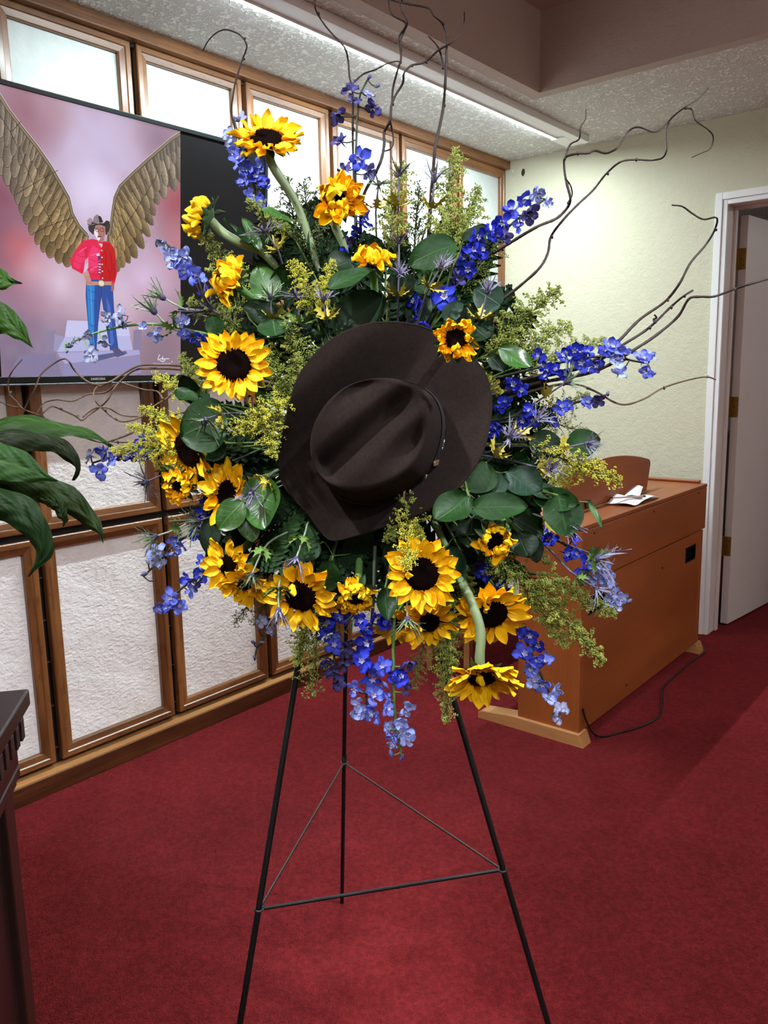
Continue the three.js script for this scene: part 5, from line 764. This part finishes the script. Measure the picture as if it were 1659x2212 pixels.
const TH = [
  ['upright grey thistle in front of the upper panel frame, left of a matching pair', 862, 380, 1.31, 0.02, -1, 0.15, 46, 0, 2, 860, 445, 0, 858, 520, 0], ['upright grey thistle with wide spines below the thickest willow stem', 938, 392, 1.31, 0.05, -1, 0.2, 50, 0, 0, 932, 450, 0, 905, 540, 0],
  ['thistle head standing behind the half-open small sunflower', 818, 400, 1.32, 0.1, -1, 0.1, 40, 2, 1, 812, 450, 0, 815, 560, 0], ['dark closed thistle between the goldenrod plumes above the big leaf', 862, 525, 1.29, 0.05, -1, 0.2, 40, 0, 2, 862, 640, 0, 860, 690, 0],
  ['spiky violet thistle right under the closed dark one', 862, 592, 1.24, 0.1, -0.4, 1, 48, 1, 0, 860, 640, 0, 858, 700, 0], ['star-shaped violet thistle on the broad leaf above the brim', 950, 582, 1.22, 0.3, -0.5, 0.9, 50, 1, 0, 926, 622, 0, 900, 700, 0],
  ['pale violet star thistle before the round dark leaf', 1052, 632, 1.20, 0.1, -0.6, 0.9, 48, 1, 0, 1036, 690, 0, 1000, 740, 0], ['slender purple thistle in the shade left of the large dark leaf', 640, 640, 1.22, -0.15, -1, 0.3, 44, 2, 2, 650, 700, 1, 668, 740, 0],
  ['purple thistle over the large dark leaf above the hat', 698, 650, 1.20, 0.15, -1, 0.4, 46, 0, 0, 706, 690, 0, 715, 740, 0], ['dry brownish thistle above a yellow-green leaf whorl in the upper left', 572, 500, 1.27, -0.4, -0.9, 0.2, 54, 2, 2, 600, 540, 0, 625, 620, 0],
  ['thistle with thin pale spines over the bent stem at upper left', 585, 645, 1.23, -0.3, -1, 0.5, 46, 0, 1, 590, 690, 0, 650, 740, 0], ['large dark thistle fanned out before the black screen edge', 455, 668, 1.28, -1, -0.5, 0.2, 74, 0, 2, null, 0, 0, 520, 710, 0],
  ['green spidery thistle on the portrait with arching spines', 335, 676, 1.29, -0.6, -1, 0.3, 60, 1, 1, 375, 712, 1, 450, 725, 1], ['green thistle upper one of two crossing the screen', 355, 645, 1.30, -0.9, -0.5, 0.3, 52, 1, 1, 392, 665, 1, 480, 700, 1],
  ['drooping straw-coloured thistle lying over the broad left leaf', 445, 905, 1.15, -0.5, 1, 0.15, 62, 2, 1, 480, 895, 0, 560, 900, 0], ['closed thistle pointing left before the middle wall panel', 318, 1040, 1.27, -0.9, 0.5, 0.1, 56, 2, 2, 372, 1018, 1, 450, 1000, 0],
  ['tangled violet thistle in front of the glossy leaf below the hat', 546, 1062, 1.14, -0.3, 0.5, 0.9, 50, 3, 0, 575, 1035, 0, 640, 1000, 0], ['grey thistle fanned left over the lower panel frame', 338, 1158, 1.26, -0.9, 0.5, 0.3, 58, 0, 1, 388, 1140, 1, 470, 1090, 1],
  ['greenish thistle beside the drooping sunflower stem', 430, 1125, 1.24, -0.8, 0.3, 0.4, 62, 0, 1, null, 0, 0, 520, 1090, 0], ['thistle hanging over the nodding lower left sunflower', 545, 1240, 1.15, -0.2, 1, 0.5, 48, 0, 1, 572, 1182, 1, 650, 1130, 1],
  ['thistle hanging down before the tilted lower sunflower with a green whorl', 640, 1205, 1.13, -0.2, 1, 0.4, 52, 0, 0, 657, 1158, 1, 680, 1110, 1], ['thistle dangling on a pale stem left of the tilted lower sunflower', 602, 1315, 1.14, -0.05, 1, 0.4, 52, 1, 0, 602, 1268, 1, 640, 1200, 1],
  ['thistle with long green bracts hanging beneath the pompom sunflower', 770, 1325, 1.20, 0, 1, 0.25, 50, 0, 1, null, 0, 0, 775, 1280, 1], ['thistle with long green bracts hanging between the two nodding twins', 880, 1335, 1.12, 0.02, 1, 0.3, 62, 0, 1, null, 0, 0, 882, 1290, 1],
  ['violet thistle with yellow whorl nearest the right brim', 1100, 945, 1.20, 0.2, -0.3, 1, 52, 3, 0, 1068, 985, 0, 1010, 1010, 0], ['hairy violet thistle just right of the brim-side whorl', 1158, 908, 1.23, 0.5, -0.5, 0.8, 46, 3, 0, 1118, 940, 0, 1040, 980, 0],
  ['blue thistle on the round leaf at the far right', 1265, 958, 1.22, 0.6, 0.2, 0.8, 46, 3, 0, 1212, 968, 0, 1120, 965, 0], ['dark blue star thistle below the yellow whorl on the right', 1188, 1012, 1.21, 0.2, 0, 1, 42, 3, 0, 1165, 1010, 0, 1080, 990, 0],
  ['straw thistle cluster below the long blue delphinium', 1222, 826, 1.24, 0.8, -0.5, 0.4, 58, 0, 1, 1175, 858, 0, 1080, 910, 0], ['long-spined thistle before the pale leaf over the piano corner', 1222, 1132, 1.18, 0.4, 0.6, 0.6, 52, 1, 0, 1175, 1118, 0, 1080, 1080, 1],
  ['bristly thistle pointing furthest right across the piano back', 1290, 1205, 1.18, 1, 0.25, 0.3, 72, 0, 0, 1285, 1200, 1, 1160, 1150, 0], ['violet thistle lower one over the lilac florets on the piano', 1288, 1270, 1.17, 0.6, 0.9, 0.3, 54, 0, 0, 1245, 1245, 1, 1150, 1155, 0],
];
for (const t of TH) thistle(...t);

// ---------------------------------------------------------------- broad leaves (salal sprigs)
const LEAFG = [0, 1, 2, 3].map((k) => blade({ L: 1, W: 0.36 + 0.03 * k, peak: 0.44, sharp: 0.62, cup: 0.16 + 0.1 * (k % 2), curl: [-0.5, 0.35, -0.25, 0.6][k], twist: [0.25, -0.2, 0.1, -0.35][k], wave: 0.06, ph: k, nu: 12, nv: 8 }));
// leaves: x0, y0 (stalk end), x1, y1 (tip), width in pixels, distance, lean of the face (nx, ny), tone
function salal(label, leaves, ex, ey) {
  const l0 = leaves[0], o = group('salal_sprig', at(l0[0], l0[1], l0[5])); tag(o, label, 'leaf sprig', 'broad-leaved sprigs in the spray');
  const hub = HUB.clone().sub(o.position).multiplyScalar(0.8), mid = at(ex, ey, l0[5] + 0.06).sub(o.position);
  mesh('stem', tube([V(0, 0, 0), mid, hub], 0.0018, 0.0026, 14, 6), F.budStem, o);
  for (const [x0, y0, x1, y1, w, d, nx, ny, t] of leaves) {
    const a = at(x0, y0, d), b = at(x1, y1, d - 0.012), Y = b.clone().sub(a), L = Y.length(); Y.normalize();
    const N = dirv(nx, -ny, 1), X = V(0, 0, 0).crossVectors(Y, N).normalize(), Z = V(0, 0, 0).crossVectors(X, Y), g = LEAFG[Math.floor(rnd() * 4)];
    const m = mesh('leaf', g, [F.salal, F.salalDark, F.salalLight, F.salalBlue][t], o); m.position.copy(a.clone().sub(o.position)); m.quaternion.setFromRotationMatrix(new THREE.Matrix4().makeBasis(X, Y, Z)); const cosT = 1 / Math.hypot(1, 0.5 * Math.hypot(nx, ny)); m.scale.set(w * d / FOCAL / 0.76 / cosT, L, L);
    mesh('leaf_stalk', tube([a.clone().sub(o.position), a.clone().lerp(mid.clone().add(o.position), 0.2).sub(o.position).add(V(0, -0.004, 0)), mid.clone().multiplyScalar(0.5)], 0.0012, 0.0013, 8, 5), F.budStem, o);
  }
}
salal('broad veined green leaf standing out above the brim at upper right', [[985, 528, 880, 560, 76, 1.23, 0.1, -0.3, 0], [1000, 520, 1050, 480, 30, 1.27, 0, -0.3, 1]], 960, 640);
salal('pale green leaf pointing at the half-open small sunflower', [[712, 622, 800, 572, 56, 1.20, 0, -0.5, 0]], 740, 680);
salal('very large dark leaf lying against the top of the hat brim', [[722, 716, 836, 645, 92, 1.235, -0.1, -0.2, 1], [690, 700, 640, 740, 60, 1.26, 0, 0, 1]], 740, 760);
salal('arched leaf pair above the curved thick stem at upper left', [[565, 455, 636, 472, 34, 1.28, 0, -1, 2], [545, 530, 470, 490, 26, 1.29, 0, -0.8, 0], [560, 540, 525, 465, 24, 1.29, 0.4, -0.4, 2]], 600, 560);
salal('smooth oval leaf beside the ruffled sunflower at upper left', [[585, 650, 560, 568, 70, 1.24, 0.2, -0.2, 2], [600, 640, 620, 560, 46, 1.26, 0.3, 0, 0]], 640, 700);
salal('two overlapping leaves above the large left sunflower', [[600, 690, 520, 668, 60, 1.24, 0, -0.3, 1], [590, 690, 598, 742, 62, 1.22, 0.2, -0.1, 0], [470, 720, 455, 680, 44, 1.27, 0, 0, 0]], 640, 760);
salal('dark leaf trio left of the large sunflower, one glossy', [[420, 870, 402, 805, 46, 1.22, -0.3, 0, 1], [415, 845, 388, 870, 60, 1.20, -0.2, -0.4, 0], [460, 880, 385, 862, 44, 1.23, 0, -0.5, 0]], 520, 880);
salal('broad round leaf shading the far left sunflower', [[490, 905, 382, 935, 128, 1.18, -0.1, -0.2, 0], [480, 950, 430, 985, 60, 1.20, 0, 0, 0], [480, 880, 420, 900, 60, 1.22, 0, -0.3, 1]], 560, 920);
salal('glossy leaf cluster catching a bright reflection below left of the hat', [[560, 1030, 582, 1152, 84, 1.16, -0.3, -0.6, 2], [525, 1085, 466, 1140, 68, 1.15, -0.1, -0.2, 2], [530, 1105, 545, 1170, 52, 1.16, 0.1, -0.1, 2]], 600, 1020);
salal('dark shaded leaves behind the lower left sunflowers', [[455, 1120, 452, 1200, 42, 1.24, 0, 0, 1], [470, 1030, 520, 1000, 70, 1.25, 0, 0, 1], [480, 1170, 450, 1215, 40, 1.25, 0, 0, 1]], 560, 1060);
salal('dark leaves in the gap between the brim and the pompom sunflower', [[700, 1275, 716, 1212, 52, 1.22, 0.2, 0, 0], [690, 1175, 640, 1205, 44, 1.23, 0, -0.3, 0], [790, 1210, 760, 1150, 70, 1.27, 0, 0, 1], [850, 1200, 842, 1120, 60, 1.28, 0, 0, 1]], 740, 1130);
salal('small upright leaf between the pompom and the largest sunflower', [[832, 1270, 836, 1345, 42, 1.17, 0.2, 0, 0], [860, 1170, 845, 1240, 50, 1.22, 0, 0, 1]], 850, 1180);
salal('pale veined leaf left of the pair beneath the right brim', [[1012, 1072, 930, 1140, 62, 1.14, 0.1, -0.4, 0], [1020, 1080, 1035, 1120, 34, 1.17, 0, 0, 3]], 990, 1020);
salal('long dark oval leaf under the right brim above the small curly sunflower', [[1022, 1098, 1142, 1090, 58, 1.13, 0, -0.35, 0], [1030, 1060, 1100, 1040, 60, 1.18, 0, -0.3, 3]], 990, 1030);
salal('round dull leaf hanging over the piano corner on the right', [[1205, 1070, 1230, 1160, 86, 1.17, 0.2, -0.1, 0], [1150, 1070, 1250, 1110, 44, 1.19, 0, -0.6, 0], [1270, 1085, 1303, 1140, 16, 1.18, 0.4, 0, 2]], 1080, 1040);
salal('leaves spreading under the right brim over the piano', [[1050, 1000, 1010, 1060, 80, 1.18, 0, -0.2, 0], [1095, 1020, 1170, 1075, 60, 1.19, 0, -0.5, 3], [1110, 1120, 1180, 1160, 70, 1.22, 0, 0, 1], [1140, 1050, 1215, 1075, 36, 1.19, 0, -0.5, 0]], 1010, 1000);
salal('round dark leaf at the far right below the short blue spike', [[1225, 965, 1300, 948, 68, 1.24, 0.2, -0.1, 0], [1145, 950, 1222, 975, 70, 1.25, 0, -0.1, 1], [1110, 1000, 1150, 990, 40, 1.26, 0, 0, 0]], 1060, 960);
salal('leaf pointing down right over the long blue delphinium', [[1078, 752, 1146, 806, 50, 1.22, 0.2, -0.4, 2], [1060, 770, 1090, 800, 36, 1.25, 0, 0, 1]], 1000, 800);
salal('round dark leaf behind the star thistle right of the brim top', [[1080, 660, 1025, 622, 68, 1.24, 0.2, 0, 3], [1020, 700, 1060, 745, 56, 1.22, 0.3, 0, 1], [960, 690, 1000, 650, 44, 1.25, 0, -0.2, 3], [1000, 700, 1010, 660, 40, 1.25, 0, 0, 1]], 990, 760);
salal('dark leaves behind the small curly sunflower on the piano side', [[1120, 1150, 1140, 1215, 56, 1.20, 0.2, 0, 1], [1150, 1160, 1160, 1215, 44, 1.20, 0, 0, 1], [965, 1180, 1000, 1270, 46, 1.20, 0, -0.1, 3], [1020, 1120, 1010, 1190, 60, 1.22, 0, 0, 1]], 1040, 1060);
salal('dark inner leaves right behind the hat top', [[840, 640, 900, 600, 60, 1.28, 0, -0.2, 1], [820, 690, 780, 640, 60, 1.29, 0, 0, 1], [760, 560, 700, 590, 50, 1.31, 0, 0, 1], [880, 690, 930, 640, 60, 1.29, 0, 0, 1]], 830, 760);

// ---------------------------------------------------------------- dark fern fronds filling the middle
const frondGeo = (() => { const l = [tube([V(0, 0, 0), V(0, 0.5, 0.03), V(0, 1, 0)], 0.008, 0.003, 8, 4)]; for (let i = 1; i < 15; i++) for (const s of [-1, 1]) { const t = i / 15, len = 0.30 * Math.pow(Math.sin(Math.PI * Math.pow(0.15 + 0.85 * (1 - t), 0.9)), 0.8) + 0.02; l.push(blade({ L: len, W: 0.045, peak: 0.4, cup: 0.4, curl: -0.4, nu: 5, nv: 2 }).rotateZ(-s * 1.05).translate(0, t, 0.03 * Math.sin(t * 3.14))); for (const q of [0.3, 0.55, 0.75]) for (const e of [-1, 1]) l.push(blade({ L: 0.06 * (1.1 - q * 0.6), W: 0.018, peak: 0.5, nu: 2, nv: 2 }).rotateZ(-s * 1.05 + e * 0.8).translate(Math.sin(s * 1.05) * len * q, t + Math.cos(1.05) * len * q, 0.02)); } return merge(l); })();
function frond(label, x0, y0, x1, y1, d0, d1, dark) {
  const a = at(x0, y0, d0), b = at(x1, y1, d1), Y = b.clone().sub(a), L = Y.length(); Y.normalize(); const N = dirv(rr(-0.5, 0.5), rr(-0.2, 0.5), 1), X = V(0, 0, 0).crossVectors(Y, N).normalize(), Z = V(0, 0, 0).crossVectors(X, Y);
  const m = mesh('fern_frond', frondGeo, dark ? F.fernDark : F.fern); m.position.copy(a); m.quaternion.setFromRotationMatrix(new THREE.Matrix4().makeBasis(X, Y, Z)); m.scale.setScalar(L); tag(m, label, 'fern', 'dark fern fronds in the spray');
}
const FR = [
  ['dark fern frond upright behind the small half-open sunflower', 830, 800, 830, 520, 1.33, 1.33, 1], ['dark fern frond behind the bent sunflower stem in the upper middle', 790, 800, 700, 530, 1.34, 1.35, 1], ['dark fern frond under the tall sunflower stem', 760, 800, 630, 460, 1.34, 1.36, 1], ['dark fern frond behind the ruffled upper left sunflower', 740, 830, 540, 560, 1.34, 1.33, 1],
  ['toothed fern frond tip beside the saturated blue delphinium', 880, 780, 1000, 500, 1.33, 1.33, 0], ['fern frond under the saturated blue spike toward the door wall', 900, 790, 1025, 520, 1.34, 1.34, 0], ['dark fern frond behind the round leaf at upper right', 900, 820, 1120, 660, 1.34, 1.33, 1],
  ['dark fern frond behind the large left sunflower', 720, 880, 470, 740, 1.34, 1.31, 1], ['dark fern frond spreading left at hat height', 720, 950, 430, 930, 1.34, 1.30, 1], ['dark fern frond behind the deep gold sunflower', 720, 1000, 440, 1060, 1.34, 1.30, 1], ['dark fern frond in shade below left of the hat', 730, 1020, 560, 1160, 1.30, 1.24, 1],
  ['dark fern frond pointing to the drooping lower left sunflower', 740, 1050, 500, 1210, 1.33, 1.28, 1], ['dark fern frond behind the tilted lower left sunflower', 760, 1060, 640, 1290, 1.32, 1.27, 1], ['dark fern frond above the pompom sunflower', 790, 1060, 760, 1290, 1.32, 1.27, 1], ['dark fern frond behind the largest sunflower', 840, 1060, 900, 1330, 1.32, 1.26, 1],
  ['dark fern frond behind the small curly sunflower', 900, 1030, 1110, 1210, 1.32, 1.26, 1], ['dark fern frond toward the hanging tilted sunflower', 880, 1050, 1040, 1300, 1.32, 1.26, 1], ['dark fern frond at right of the hat under the leaves', 920, 980, 1170, 1060, 1.33, 1.28, 1], ['dark fern frond under the short blue delphinium', 930, 930, 1180, 930, 1.34, 1.30, 1], ['dark fern frond under the long blue delphinium', 930, 880, 1160, 800, 1.34, 1.31, 1],
  ['feathery fern frond in shade below the hat corner', 700, 1060, 600, 1240, 1.26, 1.22, 0], ['dark fern frond crossing behind the hat bottom', 860, 1040, 700, 1230, 1.31, 1.26, 1],
];
for (const f of FR) frond(...f);

// ---------------------------------------------------------------- curly willow branches
function willow(label, d, main, twigs = [], r0 = 0.0036, r1 = 0.0015, pale = false) {
  const P3 = (l, dd) => l.map(([x, y], k) => at(x, y, dd + 0.012 * Math.sin(k * 1.7))), mat = pale ? F.barkPale : F.bark, base = at(...main[0], d), o = group('willow_branch', base); tag(o, label, 'branch', 'curly willow branches in the spray');
  const rel = (l) => P3(l, d).map((p) => p.sub(base));
  mesh('branch', tube(rel(main), r0 * 0.8, r1 * 0.8, Math.max(40, main.length * 9), 7, 0.22), mat, o);
  for (const t of twigs) { const r = Math.min(r0, lerp(r0, r1, 0.5)) * 0.72; mesh('twig', tube(rel(t), r, r1 * 0.64, Math.max(24, t.length * 8), 6, 0.22), mat, o); }
  for (let k = 0; k < 3; k++) { const i = 1 + Math.floor(rnd() * (main.length - 2)), p = at(...main[i], d).sub(base); const b = mesh('leaf_bud', budGeo, mat, o); b.position.copy(p).addScaledVector(E1, 0.002); b.scale.setScalar(0.007); b.rotation.z = rr(-1, 1); }
}
willow('thin willow tip hooked over the panel frame above the tall sunflower', 1.36, [[600, 560], [530, 340], [500, 245], [503, 208], [512, 165], [524, 128], [533, 100], [526, 84], [508, 70], [488, 64], [466, 72], [450, 88], [438, 110]], [], 0.003, 0.0013);
willow('willow branch rising behind the tallest delphinium and leaving past the light fixture', 1.35, [[780, 640], [765, 400], [762, 280], [762, 200], [755, 165], [752, 130], [745, 104], [722, 78], [700, 52], [686, 30], [680, 12], [684, -20]], [[[762, 180], [785, 160], [812, 150], [835, 138], [862, 133], [866, 138], [866, 122]]], 0.0032, 0.0014);
willow('forked willow branch crossing the bright light strip and curling up right', 1.34, [[780, 640], [785, 425], [808, 380], [822, 350], [830, 310], [830, 285], [842, 262], [846, 225], [858, 200], [870, 180], [873, 158], [888, 142], [918, 134], [948, 108], [975, 92], [995, 70], [1002, 48], [1003, 26]], [[[843, 262], [848, 285], [849, 310], [843, 322], [829, 327]], [[847, 225], [849, 190], [858, 155], [866, 128], [864, 95], [872, 70], [880, 48], [866, 20], [862, -15]], [[866, 110], [862, 80], [877, 52], [846, 30], [838, -15]]], 0.0042, 0.0016);
willow('straight thick willow stem standing tallest before the tray corner', 1.34, [[920, 620], [930, 440], [936, 366], [940, 318], [952, 262], [958, 228], [962, 175], [964, 120], [963, 70], [955, 50], [938, 34], [925, 18], [890, 10], [860, 4], [830, -6]], [[[957, 148], [953, 120], [944, 98], [925, 78]], [[886, 10], [870, 4], [862, -12]]], 0.0046, 0.0017);
willow('upper willow branch curling along the ceiling edge of the door wall', 1.30, [[985, 620], [1040, 565], [1098, 527], [1160, 490], [1205, 470], [1226, 448], [1232, 430], [1224, 395], [1219, 365], [1220, 342], [1245, 332], [1270, 331], [1285, 325], [1310, 331], [1330, 322], [1345, 303], [1362, 280], [1382, 275], [1412, 285], [1436, 270], [1455, 250], [1478, 233], [1510, 212], [1530, 190]], [[[1226, 440], [1236, 420], [1232, 400], [1222, 385]], [[1220, 345], [1232, 312], [1251, 300], [1254, 276], [1265, 256], [1266, 236]], [[1478, 233], [1494, 236], [1503, 260], [1530, 280], [1541, 298], [1536, 318], [1512, 332], [1494, 340]]], 0.0036, 0.0012);
willow('lower willow branch sweeping up the door wall to a bent tip', 1.29, [[990, 700], [1080, 650], [1132, 610], [1166, 578], [1184, 545], [1190, 512], [1214, 478], [1245, 445], [1282, 410], [1310, 375], [1340, 350], [1372, 345], [1412, 346], [1432, 340], [1440, 325], [1440, 292], [1446, 262], [1470, 238]], [], 0.0034, 0.0013);
willow('willow branch bending beside the white door casing and hooking back left', 1.27, [[1000, 850], [1150, 815], [1270, 785], [1330, 742], [1382, 690], [1440, 648], [1468, 612], [1490, 570], [1528, 524], [1544, 496], [1548, 470], [1520, 474], [1494, 460], [1474, 446], [1452, 443]], [], 0.0042, 0.0016);
willow('short willow stub between the two longer branches by the door casing', 1.275, [[1000, 855], [1150, 818], [1275, 788], [1345, 745], [1402, 708], [1448, 664], [1476, 640], [1497, 627]], [[[1416, 697], [1412, 690], [1418, 686], [1414, 680]]], 0.004, 0.0022);
willow('willow branch running furthest right across the open door', 1.25, [[1000, 870], [1150, 830], [1290, 800], [1362, 760], [1420, 722], [1466, 682], [1490, 644], [1512, 641], [1545, 640], [1585, 625], [1620, 614], [1662, 602], [1710, 590]], [], 0.0042, 0.0018);
willow('brownish willow branch dipping to the casing below the delphiniums', 1.26, [[980, 900], [1130, 850], [1215, 830], [1250, 832], [1295, 850], [1325, 868], [1352, 874], [1390, 862], [1432, 838], [1482, 822], [1526, 814], [1546, 820]], [], 0.0030, 0.0014, true);
willow('willow branch sweeping left under the television and rising to a crook', 1.30, [[600, 830], [460, 800], [390, 790], [345, 788], [300, 790], [268, 806], [235, 826], [205, 830], [176, 815], [158, 796], [150, 782], [140, 775], [118, 784], [88, 810], [76, 838], [58, 872], [50, 892]], [[[236, 826], [215, 834], [190, 826], [172, 812], [160, 798]]], 0.0030, 0.0014, true);
willow('twisted willow branch just under the first, looping down over the middle panel', 1.31, [[600, 840], [460, 812], [385, 798], [330, 796], [290, 800], [262, 822], [246, 840], [232, 864], [212, 882], [190, 898], [176, 908], [165, 900], [130, 884], [112, 878], [92, 894], [70, 920]], [[[248, 832], [226, 848], [190, 852], [158, 866], [120, 864], [96, 870], [80, 892]]], 0.0027, 0.0013, true);
willow('looping willow branch rising from the leaf-covered sunflower to the screen edge', 1.28, [[600, 880], [470, 812], [430, 814], [398, 828], [362, 860], [335, 876], [305, 900], [272, 910], [248, 905], [225, 886], [206, 866], [203, 846], [210, 835]], [[[352, 862], [340, 846], [312, 842], [280, 832], [258, 824]], [[305, 900], [262, 896], [235, 882], [215, 880], [195, 888], [178, 902]]], 0.0029, 0.0014, true);
willow('small willow tip curling up at the far left below the television', 1.32, [[560, 900], [400, 890], [260, 945], [222, 955], [150, 930], [90, 900], [48, 882], [36, 868], [20, 848], [18, 822], [28, 800], [48, 776]], [[[48, 882], [20, 876], [0, 868], [-20, 860]]], 0.003, 0.0012, true);
willow('short willow twig reaching left behind the wall-side blue spike', 1.33, [[560, 930], [400, 945], [300, 955], [252, 955], [228, 952]], [], 0.0026, 0.0012, true);

scene.traverse((o) => { if (o.isMesh) o.castShadow = o.receiveShadow = true; });
renderer.render(scene, camera);
